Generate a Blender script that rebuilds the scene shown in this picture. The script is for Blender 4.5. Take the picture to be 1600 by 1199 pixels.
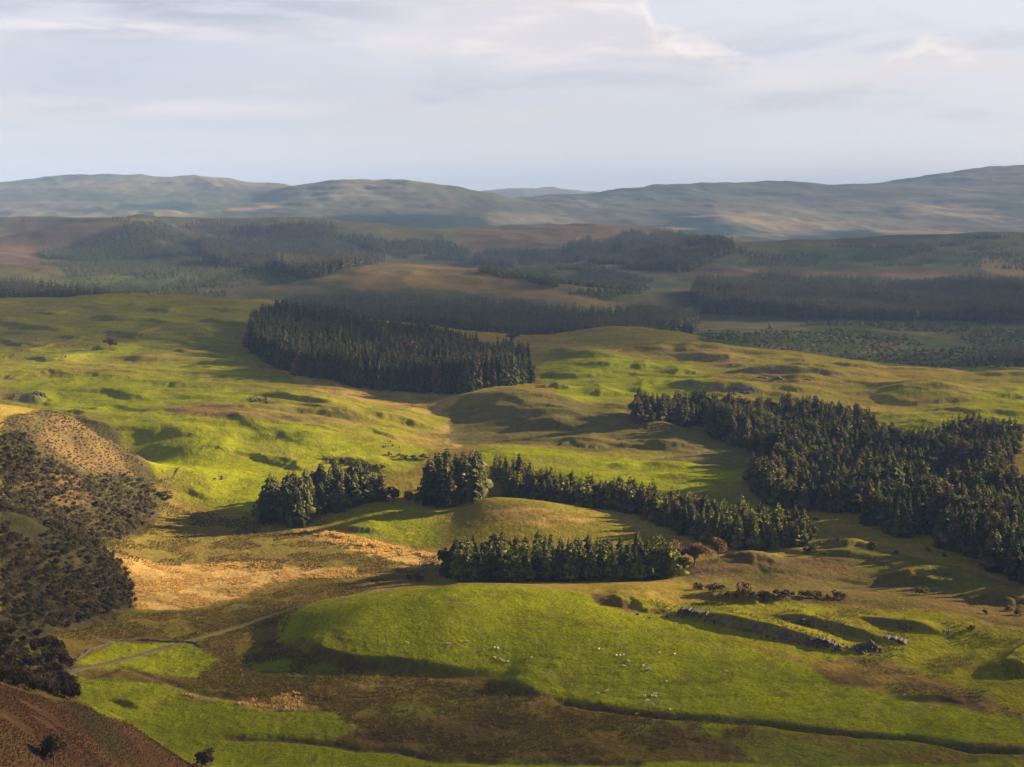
import bpy, bmesh, math, random
import numpy as np
from mathutils import Vector, Matrix

for o in list(bpy.data.objects): bpy.data.objects.remove(o)
scene = bpy.context.scene
COL = scene.collection
R = math.radians

# ------------------------------------------------------------------ camera
H = 150.0                       # camera height above the valley floor (metres)
F = 2200.0                      # focal length in photograph pixels (photo is 1600 x 1199)
PITCH = math.atan((599.5 - 320.0) / F)
cam_data = bpy.data.cameras.new("camera")
cam_data.sensor_width = 36.0
cam_data.lens = 36.0 * F / 1600.0
cam_data.clip_start = 1.0
cam_data.clip_end = 60000.0
cam = bpy.data.objects.new("camera", cam_data); COL.objects.link(cam)
cam.location = (0, 0, H)
cam.rotation_euler = (R(90) - PITCH, 0, 0)
scene.camera = cam

# ------------------------------------------------------------------ light
SUN_AZ, SUN_EL = R(70), R(17)       # azimuth clockwise from the view direction
SUN_DIR = Vector((math.sin(SUN_AZ) * math.cos(SUN_EL), math.cos(SUN_AZ) * math.cos(SUN_EL), math.sin(SUN_EL)))
sl = bpy.data.lights.new("sun", 'SUN'); sl.energy = 5.0; sl.angle = R(0.5); sl.color = (1.0, 0.78, 0.50)
sun = bpy.data.objects.new("sun", sl); COL.objects.link(sun)
sun.rotation_euler = (-SUN_DIR).to_track_quat('-Z', 'Y').to_euler()

scene.view_settings.view_transform = 'Standard'
scene.view_settings.look = 'None'
scene.view_settings.exposure = 2.65
scene.view_settings.gamma = 1.0
scene.render.engine = 'CYCLES'
cy = scene.cycles
cy.max_bounces = 5; cy.diffuse_bounces = 2; cy.glossy_bounces = 1; cy.transmission_bounces = 3
cy.transparent_max_bounces = 8; cy.volume_bounces = 0
cy.use_denoising = True
cy.caustics_reflective = False; cy.caustics_refractive = False


class NT:
    """small helper for node trees"""
    def __init__(s, tree): s.t = tree; s.n = tree.nodes; s.l = tree.links
    def node(s, kind, **kw):
        n = s.n.new(kind)
        for k, v in kw.items(): setattr(n, k, v)
        return n
    def put(s, sock, v):
        if isinstance(v, bpy.types.NodeSocket): s.l.new(v, sock)
        elif v is not None: sock.default_value = v
    def m(s, op, a, b=None, c=None, clamp=False):
        n = s.node('ShaderNodeMath', operation=op, use_clamp=clamp)
        s.put(n.inputs[0], a)
        if b is not None: s.put(n.inputs[1], b)
        if c is not None: s.put(n.inputs[2], c)
        return n.outputs[0]
    def mix(s, f, a, b, blend='MIX'):
        n = s.node('ShaderNodeMix', data_type='RGBA', blend_type=blend)
        s.put(n.inputs[0], f); s.put(n.inputs[6], a); s.put(n.inputs[7], b)
        return n.outputs[2]
    def noise(s, vec, scale, detail=4, rough=0.55, dist=0.0):
        n = s.node('ShaderNodeTexNoise')
        if vec is not None: s.l.new(vec, n.inputs['Vector'])
        n.inputs['Scale'].default_value = scale; n.inputs['Detail'].default_value = detail
        n.inputs['Roughness'].default_value = rough; n.inputs['Distortion'].default_value = dist
        return n.outputs[0]
    def ramp(s, v, lo, hi):
        n = s.node('ShaderNodeMapRange', interpolation_type='SMOOTHSTEP')
        s.put(n.inputs[0], v); n.inputs[1].default_value = lo; n.inputs[2].default_value = hi
        return n.outputs[0]


# ------------------------------------------------------------------ world
def build_world():
    w = bpy.data.worlds.new("World"); scene.world = w; w.use_nodes = True
    t = NT(w.node_tree); t.n.clear()
    out = t.node('ShaderNodeOutputWorld'); bg = t.node('ShaderNodeBackground')
    t.l.new(bg.outputs[0], out.inputs[0])
    bg.inputs[1].default_value = 0.10
    sky = t.node('ShaderNodeTexSky', sky_type='NISHITA')
    sky.sun_disc = False; sky.sun_elevation = SUN_EL; sky.sun_rotation = SUN_AZ
    sky.air_density = 1.0; sky.dust_density = 2.0; sky.ozone_density = 2.0; sky.altitude = 150
    tc = t.node('ShaderNodeTexCoord'); sep = t.node('ShaderNodeSeparateXYZ')
    t.l.new(tc.outputs['Generated'], sep.inputs[0])
    x, y, z = sep.outputs
    az = t.m('MULTIPLY', t.m('ARCTAN2', x, y), 180 / math.pi)       # degrees right of the view axis
    el = t.m('MULTIPLY', t.m('ARCSINE', z), 180 / math.pi)
    def vec(sx, sy, sz=0.0):
        c = t.node('ShaderNodeCombineXYZ')
        t.l.new(t.m('MULTIPLY', az, sx), c.inputs[0]); t.l.new(t.m('MULTIPLY', el, sy), c.inputs[1]); c.inputs[2].default_value = sz
        return c.outputs[0]
    def blob(a0, e0, ra, re):
        dx = t.m('DIVIDE', t.m('SUBTRACT', az, a0), ra); dy = t.m('DIVIDE', t.m('SUBTRACT', el, e0), re)
        return t.m('EXPONENT', t.m('MULTIPLY', t.m('ADD', t.m('MULTIPLY', dx, dx), t.m('MULTIPLY', dy, dy)), -1.0))
    K = 0.79
    def C3(r, g, b): return (r * K, g * K, b * K, 1)
    veil = t.mix(t.ramp(az, -24, 24), C3(1.30, 1.32, 1.49), C3(1.62, 1.60, 1.72))
    low = t.mix(t.ramp(el, 4.5, 0), veil, C3(2.05, 2.06, 2.16))
    away = t.mix(t.ramp(t.m('ABSOLUTE', az), 26, 60), low, (.62, .66, .76, 1))
    zen = t.mix(t.ramp(el, 9, 18), away, (.19, .25, .38, 1))
    c = t.mix(0.95, sky.outputs[0], zen)
    inview = t.ramp(el, 22, 9)
    # layered stratus, lighter and darker streaks
    n1 = t.noise(vec(0.10, 0.50, 3.0), 1.0, 8, 0.62, 0.5); n6 = t.noise(vec(0.10, 0.55, 13.0), 1.0, 7, 0.60, 0.5)
    high = t.ramp(el, 1.2, 4.2)
    c = t.mix(t.m('MULTIPLY', t.m('MULTIPLY', t.ramp(n1, 0.46, 0.68), high), 0.70), c, C3(1.86, 1.74, 1.72))
    c = t.mix(t.m('MULTIPLY', t.m('MULTIPLY', t.ramp(n6, 0.50, 0.70), t.m('MULTIPLY', high, inview)), 0.42), c, C3(1.12, 1.17, 1.38))
    # lavender bank high on the left
    n2 = t.noise(vec(0.10, 0.75, 9.0), 1.0, 6, 0.6, 0.4)
    d = t.m('MULTIPLY', t.m('MULTIPLY', t.ramp(el, 5.6, 7.6), t.ramp(n2, 0.34, 0.58)), t.ramp(az, 4, -12))
    c = t.mix(t.m('MULTIPLY', t.m('MULTIPLY', d, inview), 0.80), c, C3(.98, 1.02, 1.22))
    c = t.mix(t.m('MULTIPLY', t.m('MULTIPLY', t.ramp(el, 7.6, 8.3), t.ramp(az, 12, -8)), t.m('MULTIPLY', t.ramp(n1, 0.40, 0.55), t.m('MULTIPLY', inview, .75))), c, C3(.85, .90, 1.12))
    # cream streaks
    n3 = t.noise(vec(0.16, 1.6, 1.0), 1.0, 6, 0.6, 0.5)
    s1 = t.m('MULTIPLY', t.m('ADD', blob(-16, 6.65, 5.5, 0.42), t.m('ADD', blob(-1.0, 6.6, 5.0, 0.45), t.m('MULTIPLY', blob(-14, 3.75, 8.0, 0.40), 0.75))), t.ramp(n3, 0.32, 0.60))
    c = t.mix(t.m('MULTIPLY', s1, 0.85, clamp=True), c, C3(2.10, 1.92, 1.88))
    # banks of cumulus with a crisp sunward edge and a soft base
    n4 = t.noise(vec(0.34, 0.70, 5.0), 1.0, 8, 0.60, 0.25); n5 = t.noise(vec(0.95, 1.6, 7.0), 1.0, 7, 0.58, 0.15); n7 = t.noise(vec(0.22, 1.1, 21.0), 1.0, 6, 0.6, 0.3)
    e = t.m('ADD', el, t.m('ADD', t.m('MULTIPLY', t.m('SUBTRACT', n4, 0.5), 2.6), t.m('MULTIPLY', t.m('SUBTRACT', n5, 0.5), 1.5)))
    def cumulus(c, a0, e0, fall, steep, b0, b1, l0, l1, r0, r1, amt):
        da = t.m('SUBTRACT', az, a0)
        top = t.m('SUBTRACT', e0, t.m('MINIMUM' if steep > 0 else 'MAXIMUM', t.m('MULTIPLY', da, fall), t.m('MULTIPLY', da, steep)))
        dist = t.m('SUBTRACT', top, e)
        ins = t.m('MULTIPLY', t.m('MULTIPLY', t.ramp(dist, -0.15, 0.75), t.ramp(el, b0, b1)), t.m('MULTIPLY', t.ramp(az, l0, l1), t.ramp(az, r1, r0)))
        hi = t.m('MULTIPLY', t.m('SUBTRACT', 1.0, t.ramp(dist, 0.25, 1.7)), t.ramp(n5, 0.30, 0.60))
        hi = t.m('ADD', t.m('MULTIPLY', hi, 0.85), t.m('MULTIPLY', t.ramp(n7, 0.46, 0.70), 0.5), clamp=True)
        col = t.mix(hi, C3(1.68, 1.60, 1.66), C3(2.40, 2.16, 1.98))
        return t.mix(t.m('MULTIPLY', ins, amt), c, col)
    c = cumulus(c, 5.7, 7.4, 0.40, 2.4, 4.6, 6.3, -9.0, 1.0, 12.0, 17.0, 0.90)
    c = cumulus(c, 15.9, 6.75, 0.42, -0.9, 4.9, 6.0, 13.6, 15.2, 17.6, 21.0, 0.92)
    wis = t.m('MULTIPLY', t.m('MULTIPLY', blob(9.0, 4.9, 7.0, 0.55), t.ramp(n7, 0.42, 0.66)), 0.75)
    c = t.mix(wis, c, C3(1.95, 1.84, 1.86))
    t.l.new(c, bg.inputs[0])
build_world()

# ------------------------------------------------------------------ numpy noise
def _hash(ix, iy, seed):
    h = (ix.astype(np.int64) * 374761393 + iy.astype(np.int64) * 668265263 + seed * 1442695041) & 0xFFFFFFFF
    h = ((h ^ (h >> 13)) * 1274126177) & 0xFFFFFFFF
    h = (h ^ (h >> 16)) & 0xFFFFFFFF
    return h.astype(np.float64) / 4294967295.0
def vnoise(x, y, seed=0):
    """gradient noise, about -1..1"""
    x0 = np.floor(x); y0 = np.floor(y); fx = x - x0; fy = y - y0
    ux = fx * fx * fx * (fx * (fx * 6 - 15) + 10); uy = fy * fy * fy * (fy * (fy * 6 - 15) + 10)
    def g(dx, dy):
        a = _hash(x0 + dx, y0 + dy, seed) * 2 * np.pi
        return np.cos(a) * (fx - dx) + np.sin(a) * (fy - dy)
    a = g(0, 0) * (1 - ux) + g(1, 0) * ux
    b = g(0, 1) * (1 - ux) + g(1, 1) * ux
    return (a * (1 - uy) + b * uy) * 1.5
def fbm(x, y, wl, oct=4, seed=0, gain=0.5):
    s = np.zeros(np.shape(x)); a = 1.0; tot = 0
    for k in range(oct):
        s += a * vnoise(x / wl, y / wl, seed + k * 17); tot += a; a *= gain; wl *= 0.5
    return s / tot
def sstep(x, a, b):
    t = np.clip((x - a) / (b - a), 0, 1); return t * t * (3 - 2 * t)

# ------------------------------------------------------------------ photo measurements -> plan
CP, SP = math.cos(PITCH), math.sin(PITCH)
def ray(px, py):
    """u = x/y and s = downward slope of the sight line through a photo point"""
    cx = np.asarray(px, float) - 800.0; cyy = 599.5 - np.asarray(py, float)
    dy = F * CP + cyy * SP; dz = -F * SP + cyy * CP
    return cx / dy, -dz / dy

vis = """400,1190,0 700,1190,0 1000,1190,0 1300,1190,1 1600,1190,2 1900,1190,4
300,1400,2 700,1400,0 1100,1400,0 1600,1400,2 1900,1400,5 500,1900,-3 1100,1900,-3 1700,1900,0
0,1075,58 75,1098,51 150,1122,44 220,1157,34 290,1196,23 0,1199,65 150,1199,48 -300,1199,100 -300,950,75 0,1400,66 -300,1500,90
0,1010,14 60,1000,9 100,1050,5 150,1108,3 100,990,6 200,960,2 300,990,0 400,950,0 550,930,0 300,900,0 450,880,0 600,880,0
250,860,1 350,830,1 500,830,1 650,860,0 680,890,0 270,790,4 350,790,4 200,1040,0 300,1080,0 500,1090,0 600,1110,0 800,1120,0
1000,1150,0 700,1075,0 400,1010,0 400,1130,0 250,1150,0
0,640,50 60,641,46 120,657,38 170,688,30 205,725,20 235,765,10 265,785,5 60,700,38 120,720,28 50,770,25 150,780,16 200,830,5 100,830,14
0,810,30 80,825,24 150,865,12 205,905,4 0,880,24 80,890,16 150,920,6 0,950,18 80,960,9 -300,640,80 -300,800,78
430,990,1 460,958,5 560,930,9 700,917,12 800,916,13 900,926,12 1000,957,9 1100,985,7 1200,1020,5 1280,1055,3
500,985,6 620,985,8 800,960,11 800,1000,8 800,1030,5 950,1000,8 950,1050,4 1000,1085,2 1150,1080,2 1150,1040,4 1300,1110,1 1450,1100,2
1300,1000,4 1400,1020,4 1500,1000,5 1600,1080,4 1450,1060,3
930,916,8 1000,914,8 1100,925,7 1190,933,8 1300,942,9 1440,953,9 1500,975,8 1600,995,8
1100,900,2 1200,905,2 1300,920,2 1400,920,3 1550,950,4 1600,960,5 1150,880,4 1300,880,4 1450,890,4 1600,920,5 1300,860,3 1400,860,3 1500,880,3
1900,950,8 1900,1050,8 1900,850,10
530,800,5 590,787,8 650,792,7 700,800,5 600,830,2 550,845,1 680,830,2
730,785,8 760,778,11 850,783,12 920,800,9 980,825,5 1020,842,3 760,830,6 850,840,5 900,850,3 1250,865,2 1150,868,2
660,791,5 700,793,5 410,815,2 470,822,2 600,786,4
760,700,14 850,703,13 930,715,11 1000,720,10 1100,735,8 1160,738,8 800,745,9 900,760,7 1050,770,5 1150,780,4 1200,800,3
800,650,16 900,660,16 1000,670,15 1100,690,12 1200,715,9 700,700,9 720,680,10 730,660,11 690,640,13 640,620,18 690,615,18
720,625,20 780,602,24 830,603,24 900,625,20 950,640,17
300,700,16 400,740,9 450,745,9 400,700,14 500,700,14 600,720,9 500,740,8 600,690,14 650,680,13 230,700,14
200,660,22 300,650,24 400,650,23 500,650,21 600,650,18 650,650,15 150,600,31 300,600,31 450,610,27 550,625,22
0,600,32 0,560,36 150,560,36 300,560,36 420,580,30 0,520,42 150,520,42 300,520,42 400,530,38 0,490,46 150,490,46 300,490,46 430,500,42
-300,470,55 -300,600,45 0,470,50 70,466,51 150,470,50 200,463,52 330,463,52 400,470,50 480,482,46 560,497,41
390,545,36 440,580,30 560,607,24 800,598,21 840,590,22 430,510,40 560,530,34 640,550,26 760,560,24 830,570,22
850,545,28 900,528,34 950,511,39 1000,514,38 1050,522,36 1120,532,33 1230,548,29 1330,565,26 1380,572,24 1450,577,22 1600,580,22 1900,580,22
900,560,30 1000,560,30 1100,560,29 1200,580,25 1300,595,22 1400,600,20 1500,600,20 1600,600,20 900,600,23 1000,600,23 1100,610,21 1200,620,19
1350,640,16 1500,640,17 1600,640,18 1000,655,15 1450,670,14 1600,680,14 1100,680,12 1200,720,8 1300,770,5 1450,820,3 1580,880,3 1400,720,9 1500,720,10
1600,720,11 1600,800,7 1900,720,16
1150,530,6 1300,540,4 1500,560,1 1300,500,6 1500,505,6 1100,490,8 1600,520,4 1100,455,14 1250,455,14 1450,460,14 1600,465,12 1900,500,10
1150,410,40 1300,420,32 1500,425,30 1600,430,28 1130,384,68 1180,380,70 1300,383,68 1450,379,72 1540,370,82 1600,366,86 1900,350,108
500,436,38 560,422,48 620,413,54 700,416,52 780,428,45 860,445,35 920,463,25 970,475,18 560,450,30 700,445,32 800,460,24 500,480,14 700,490,10 850,510,6 1000,500,6
600,395,40 0,418,48 60,425,44 100,445,34 250,450,28 350,450,28 430,445,30 250,410,40 350,410,40 150,420,38 100,385,62
0,342,115 50,343,115 90,352,106 130,347,110 200,342,116 260,349,108 330,354,98 400,350,104 450,357,94 560,364,84 650,372,70 720,377,62 -300,342,115
50,370,78 300,380,62 450,390,50 760,360,82 850,352,92 960,354,90 1050,364,76 1120,377,60 750,390,44 850,385,52 950,390,46 1000,410,34 880,430,22 1000,440,16"""
# hidden ground: photo column, distance, height
hid = """0,300,40 0,340,22 0,400,9 150,330,17 150,380,3 290,352,4 290,372,0 0,780,28 60,790,26 120,785,22 200,765,7 40,578,19
560,546,0 700,552,-1 800,556,-1 900,552,0 800,590,1 800,705,1 900,690,0 1190,548,0 1350,545,0 1000,556,0
0,1720,31 100,1720,31 190,1720,30 300,1700,18 400,1700,15 500,1650,12 560,1550,8 850,1420,9 950,1440,7 1000,1430,7 1230,1350,2 1400,1260,1 1600,1250,0
1100,4000,22 1300,4000,22 1500,4000,26 1700,4000,40 620,2600,22 780,2500,15 920,2200,4 -100,4500,50 200,4500,50 450,4500,45 700,4500,35
800,4700,40 1000,4700,34 1300,4700,20 1600,4800,20 100,4800,40 400,4700,30
-300,9500,60 100,9500,60 450,9000,60 700,8500,50 900,9000,60 1200,9500,70 1600,10000,80 1900,10500,80 -300,14500,0 800,15000,0 1900,14500,0 500,15000,0 1100,15000,0"""
far = """-300,285,7200 0,290,7000 60,281,7100 150,273,7200 220,276,7200 260,281,7100 310,277,7100 370,288,6900 430,299,6700
430,310,6200 480,290,6300 560,283,6400 650,286,6300 720,294,6200 760,306,6050 790,315,6000 815,318,6100
850,318,6500 900,312,6900 935,305,7000 1000,296,7000 1100,290,7100 1160,287,7100 1200,292,7000 1270,293,7000 1290,298,6900 1360,297,7000 1450,285,7300 1540,265,7600 1600,261,7700 1900,252,8000
150,320,5900 300,325,5800 600,330,5300 700,345,5000 1000,335,5700 1200,330,5900 1500,320,6100 1000,370,4950 1300,372,4950 1500,372,5050 200,345,5100 400,348,5000 830,345,5200
780,309,11500 830,297,11800 870,293,12000 925,302,11700 440,292,12000 600,303,11800 1000,310,11800"""
def parse(s): return np.array([[float(v) for v in p.split(',')] for p in s.split()])
V = parse(vis); u, s = ray(V[:, 0], V[:, 1]); Yv = (H - V[:, 2]) / s
pts = [np.stack([u, np.log(Yv), V[:, 2] / Yv], 1)]
Hd = parse(hid); pts.append(np.stack([(Hd[:, 0] - 800) / (F * CP - 0), np.log(Hd[:, 1]), Hd[:, 2] / Hd[:, 1]], 1))
Fr = parse(far); u, s = ray(Fr[:, 0], Fr[:, 1]); pts.append(np.stack([u, np.log(Fr[:, 2]), (H - s * Fr[:, 2]) / Fr[:, 2]], 1))
wing = []
for sgn in (-1, 1):
    for uu in (0.75, 1.2, 1.6):
        for Yw, zw in ((90, 20), (220, 40), (500, 25), (1000, 25), (2000, 30), (3500, 60), (6500, 120), (9000, 80), (15000, 0)):
            wing.append((sgn * uu, math.log(Yw), (zw + (50 if sgn < 0 and Yw < 800 else 0)) / Yw))
for uu in (-0.3, 0, 0.3): wing.append((uu, math.log(90), (40 if uu < 0 else 5) / 90))
pts.append(np.array(wing))
P = np.concatenate(pts)
CK = 0.022
def phi(a, b): return np.sqrt(((a[:, None, :] - b[None, :, :]) ** 2).sum(-1) + CK * CK)
n = len(P)
A = np.zeros((n + 1, n + 1)); A[:n, :n] = phi(P[:, :2], P[:, :2]) - 0.0012 * np.eye(n); A[:n, n] = 1; A[n, :n] = 1
Wt = np.linalg.solve(A, np.append(P[:, 2], 0))
CU = np.linspace(-1.75, 1.75, 701); CV = np.linspace(math.log(80), math.log(17000), 400)
gu, gv = np.meshgrid(CU, CV); G = np.stack([gu.ravel(), gv.ravel()], 1)
Cq = np.concatenate([phi(G[i:i + 8000], P[:, :2]) @ Wt[:n] + Wt[n] for i in range(0, len(G), 8000)]).reshape(gu.shape)

# terrain grid: fine inside the view, coarser outside
uf = np.arange(-0.445, 0.4451, 0.00088)
wg = 0.445 + 1.15 * (np.linspace(0, 1, 56)[1:] ** 1.5)
U = np.concatenate([-wg[::-1], uf, wg])
def lrange(a, b, d): return np.arange(math.log(a), math.log(b), d)
Vv = np.concatenate([lrange(90, 200, .02), lrange(200, 350, .0035), lrange(350, 750, .0016), lrange(750, 1650, .0019), lrange(1650, 4500, .0035), lrange(4500, 8500, .0028), lrange(8500, 15000, .010)])
def bspl(src, dst):
    h = src[1] - src[0]; t = (dst - src[0]) / h; i = np.clip(np.floor(t).astype(int), 1, len(src) - 3); f = t - i
    W = np.zeros((len(dst), len(src))); r = np.arange(len(dst))
    W[r, i - 1] += (1 - f) ** 3 / 6; W[r, i] += (3 * f ** 3 - 6 * f ** 2 + 4) / 6
    W[r, i + 1] += (-3 * f ** 3 + 3 * f ** 2 + 3 * f + 1) / 6; W[r, i + 2] += f ** 3 / 6
    return W
Q = bspl(CV, Vv) @ Cq @ bspl(CU, U).T
NR, NC = Q.shape
Yg = np.exp(Vv)[:, None] * np.ones((1, NC)); Xg = Yg * U[None, :]
Z = Q * Yg
Zbase = Z.copy()

def samp(grid, x, y):
    x = np.asarray(x, float); y = np.asarray(y, float)
    uu = x / y; vv = np.log(y)
    j = np.clip(np.searchsorted(U, uu) - 1, 0, NC - 2); i = np.clip(np.searchsorted(Vv, vv) - 1, 0, NR - 2)
    fj = np.clip((uu - U[j]) / (U[j + 1] - U[j]), 0, 1); fi = np.clip((vv - Vv[i]) / (Vv[i + 1] - Vv[i]), 0, 1)
    return (grid[i, j] * (1 - fi) * (1 - fj) + grid[i + 1, j] * fi * (1 - fj) + grid[i, j + 1] * (1 - fi) * fj + grid[i + 1, j + 1] * fi * fj)
def hit(px, py, grid=None):
    """where the sight line through a photo point first meets the ground: (x, y)"""
    g = Zbase if grid is None else grid
    uu, ss = ray(px, py); uu = float(uu); ss = float(ss)
    ys = np.exp(np.linspace(math.log(150), math.log(14500), 4500))
    d = samp(g, uu * ys, ys) - (H - ss * ys)
    k = np.argmax(d > 0)
    if d[k] <= 0: k = int(np.argmax(d))
    if k > 0 and d[k] > 0 and d[k - 1] <= 0:
        f = -d[k - 1] / (d[k] - d[k - 1]); yy = ys[k - 1] + f * (ys[k] - ys[k - 1])
    else: yy = ys[k]
    return uu * yy, yy
def hits(pp, grid=None): return np.array([hit(a, b, grid) for a, b in pp])
def atY(px, Y):
    uu, _ = ray(px, 320 + F * H / Y); return float(uu) * Y, Y
def pp(s): return [tuple(float(v) for v in p.split(',')) for p in s.split()]

def region(x0, x1, y0, y1):
    i0, i1 = np.searchsorted(Vv, [math.log(max(y0, 91)), math.log(max(y1, 92))]); us = [x0 / y0, x0 / y1, x1 / y0, x1 / y1]
    j0, j1 = np.searchsorted(U, [min(us), max(us)])
    return slice(max(i0 - 1, 0), i1 + 1), slice(max(j0 - 1, 0), j1 + 1)
def polydist(X, Y, L):
    """signed distance to a polyline (positive on the far side of it) and position 0..1 along it"""
    best = np.full(X.shape, 1e9); sd = np.zeros(X.shape); tt = np.zeros(X.shape)
    seg = np.hypot(*(L[1:] - L[:-1]).T); cum = np.concatenate([[0], np.cumsum(seg)]); tot = cum[-1]
    for k in range(len(seg)):
        dx, dy = (L[k + 1] - L[k]) / max(seg[k], 1e-6)
        rx = X - L[k, 0]; ry = Y - L[k, 1]
        t = rx * dx + ry * dy; side = -rx * dy + ry * dx
        tc = np.clip(t, 0, seg[k]); d = np.hypot(rx - tc * dx, ry - tc * dy)
        m = d < best
        best = np.where(m, d, best); sd = np.where(m, np.where(side >= 0, d, -d), sd); tt = np.where(m, (cum[k] + tc) / tot, tt)
    return sd, tt
rockmask = np.zeros_like(Z); scarpmask = np.zeros_like(Z)
BANKS = []; HSC = 1.0; SSC = 0.6; FSC = 1.0; BSC = 1.0
def bank(line, h, face, back, rock=0.0, wob=None, scarp=0.8, seed=None):
    L = hits(pp(line)) if isinstance(line, str) else line
    if L[-1, 0] < L[0, 0]: L = L[::-1]
    sg = np.hypot(*(L[1:] - L[:-1]).T)
    if BSC > 1 and sg.max() < 2.5 * sg.min() + 5: L = np.concatenate([[L[0] + (L[0] - L[1]) * .35], L[:], [L[-1] + (L[-1] - L[-2]) * .35]])
    seed = len(BANKS) * 31 + 5 if seed is None else seed
    pad = back * 2.3 + face + 10
    rs = region(L[:, 0].min() - pad, L[:, 0].max() + pad, max(L[:, 1].min() - pad, 95), L[:, 1].max() + pad)
    X = Xg[rs]; Yy = Yg[rs]
    if X.size == 0: return
    sd, t = polydist(X, Yy, L)
    ln = float(np.hypot(*(L[1:] - L[:-1]).T).sum())
    wob = min(face * 0.8 + 1.5, 8) if wob is None else wob
    sd = sd + wob * fbm(X, Yy, max(ln * 0.22, 8), 3, seed)
    ends = 0.44 if ln < 90 else 0.30
    h = h * HSC; face = face * FSC; back = back * BSC
    tap = sstep(t, 0, ends) * sstep(1 - t, 0, ends) * (1 + 0.35 * fbm(X, Yy, max(ln * .3, 6), 2, seed + 3))
    # points past the ends of the line lie a distance from it on both sides: fade them
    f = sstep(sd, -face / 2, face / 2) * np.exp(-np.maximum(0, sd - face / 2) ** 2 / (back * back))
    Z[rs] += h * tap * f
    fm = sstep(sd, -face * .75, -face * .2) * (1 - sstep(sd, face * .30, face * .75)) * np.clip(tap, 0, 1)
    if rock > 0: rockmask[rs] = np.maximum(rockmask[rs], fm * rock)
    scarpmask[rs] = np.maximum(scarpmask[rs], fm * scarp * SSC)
    BANKS.append((L, h, face))
def knoll(px, py, h, rx, ry, ang=0.0):
    cx, cyy = hit(px, py)
    rs = region(cx - 3 * rx - 3 * ry, cx + 3 * rx + 3 * ry, max(cyy - 3 * rx - 3 * ry, 95), cyy + 3 * rx + 3 * ry)
    X = Xg[rs] - cx; Yy = Yg[rs] - cyy
    ca, sa = math.cos(ang), math.sin(ang)
    a = (X * ca + Yy * sa) / rx; b = (-X * sa + Yy * ca) / ry
    r2 = a * a + b * b + 0.35 * fbm(Xg[rs], Yg[rs], rx * 1.2, 3, int(px + py))
    Z[rs] += h * np.exp(-np.maximum(r2, 0) ** 1.15)
def groove(line, depth, width):
    L = hits(pp(line)); rs = region(L[:, 0].min() - 20, L[:, 0].max() + 20, L[:, 1].min() - 20, L[:, 1].max() + 20)
    sd, t = polydist(Xg[rs], Yg[rs], L); sd = sd + 1.3 * fbm(Xg[rs], Yg[rs], 14, 3, 77)
    g = np.exp(-(sd / width) ** 2) * sstep(t, 0, .05) * sstep(1 - t, 0, .03)
    Z[rs] -= depth * g
    scarpmask[rs] = np.maximum(scarpmask[rs], g * 0.9)

# broad swell of the ground
near = 1 - sstep(Yg, 1500, 2200); mid = sstep(Yg, 1500, 2200) * (1 - sstep(Yg, 4300, 5000)); fart = sstep(Yg, 4400, 5200)
knolly = sstep(Yg, 640, 900) * near
Z += near * (0.5 + 1.1 * knolly) * fbm(Xg, Yg, 70, 4, 3) + knolly * 4.2 * fbm(Xg * .8, Yg * 1.1, 150, 3, 4)
kx = Xg + 14 * fbm(Xg, Yg, 60, 2, 13); ky = Yg + 14 * fbm(Xg, Yg, 60, 2, 14)
Z += knolly * (3.4 * np.maximum(0, fbm(kx * .62, ky * 1.25, 75, 3, 12)) ** .8 + 1.5 * np.abs(fbm(kx * .7, ky * 1.6, 40, 3, 15)))
Z += mid * (14 * fbm(Xg, Yg, 330, 5, 21) - 16 * np.abs(fbm(Xg, Yg * .8, 420, 4, 23)) + 4)
Z += fart * (13 * fbm(Xg, Yg * .5, 430, 4, 33, .6) + 4 * fbm(Xg, Yg * .6, 150, 3, 34))
Z += fart * (16 * fbm(Xg, Yg * 0.7, 900, 6, 31, 0.58) - 44 * np.abs(fbm(Xg + .35 * Yg, Yg * .42, 900, 5, 36, .55)) + 12)
# stepped lava terraces on the far hills
st = 26.0; zz = Z + 14 * fbm(Xg, Yg, 1300, 3, 41); fr = zz / st - np.floor(zz / st)
Z += fart * 0.34 * st * (sstep(fr, 0.25, 0.75) - fr) * (0.6 + 0.6 * fbm(Xg, Yg, 700, 2, 44))
st = 13.0; zz = Z + 7 * fbm(Xg, Yg, 500, 3, 45); fr = zz / st - np.floor(zz / st)
Z += mid * 0.5 * st * (sstep(fr, 0.3, 0.7) - fr) * (0.5 + 0.7 * fbm(Xg, Yg, 300, 2, 46))

# the sheep pasture's bank, the crags and the ditch
HSC = 0.85
bank("425,1000 465,1010 505,1030 560,1044 640,1049 720,1054 800,1052", 3.9, 3.4, 60, 0, 1.5, 1.0)
bank("755,1063 800,1078 865,1094", 2.2, 3.5, 22, 0, 1, 1.0)
bank("995,952 1040,960 1100,972 1180,990 1250,1006 1310,1020 1378,1022", 4.6, 2.6, 12, .9, 1.0)
bank("1165,962 1240,978 1310,988 1360,1000 1425,1012", 3.6, 2.4, 9, .8, 1.0)
bank("1320,965 1400,982 1500,996", 2.6, 2.4, 6, .7, 1.0)
bank("915,934 990,950 1060,958", 3.5, 5, 20, 0)
bank("1060,930 1150,938 1260,948", 3.0, 6, 18, 0)
bank("1520,1042 1560,1050 1640,1060", 3.5, 5, 20, 0)
bank("1120,872 1170,880 1230,888", 3.0, 6, 14, 0)
bank("1360,905 1420,912 1500,922", 3.2, 5, 16, 0)
bank("1225,858 1300,860 1385,868", 3.2, 5, 12, 0)
bank("1480,930 1540,940 1640,950", 3.0, 5, 18, 0)
bank("1380,1080 1440,1092 1520,1100", 1.6, 5, 18, 0, scarp=.3)
bank("165,1092 200,1104 225,1114", 1.8, 3, 12, 0, 1)
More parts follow.
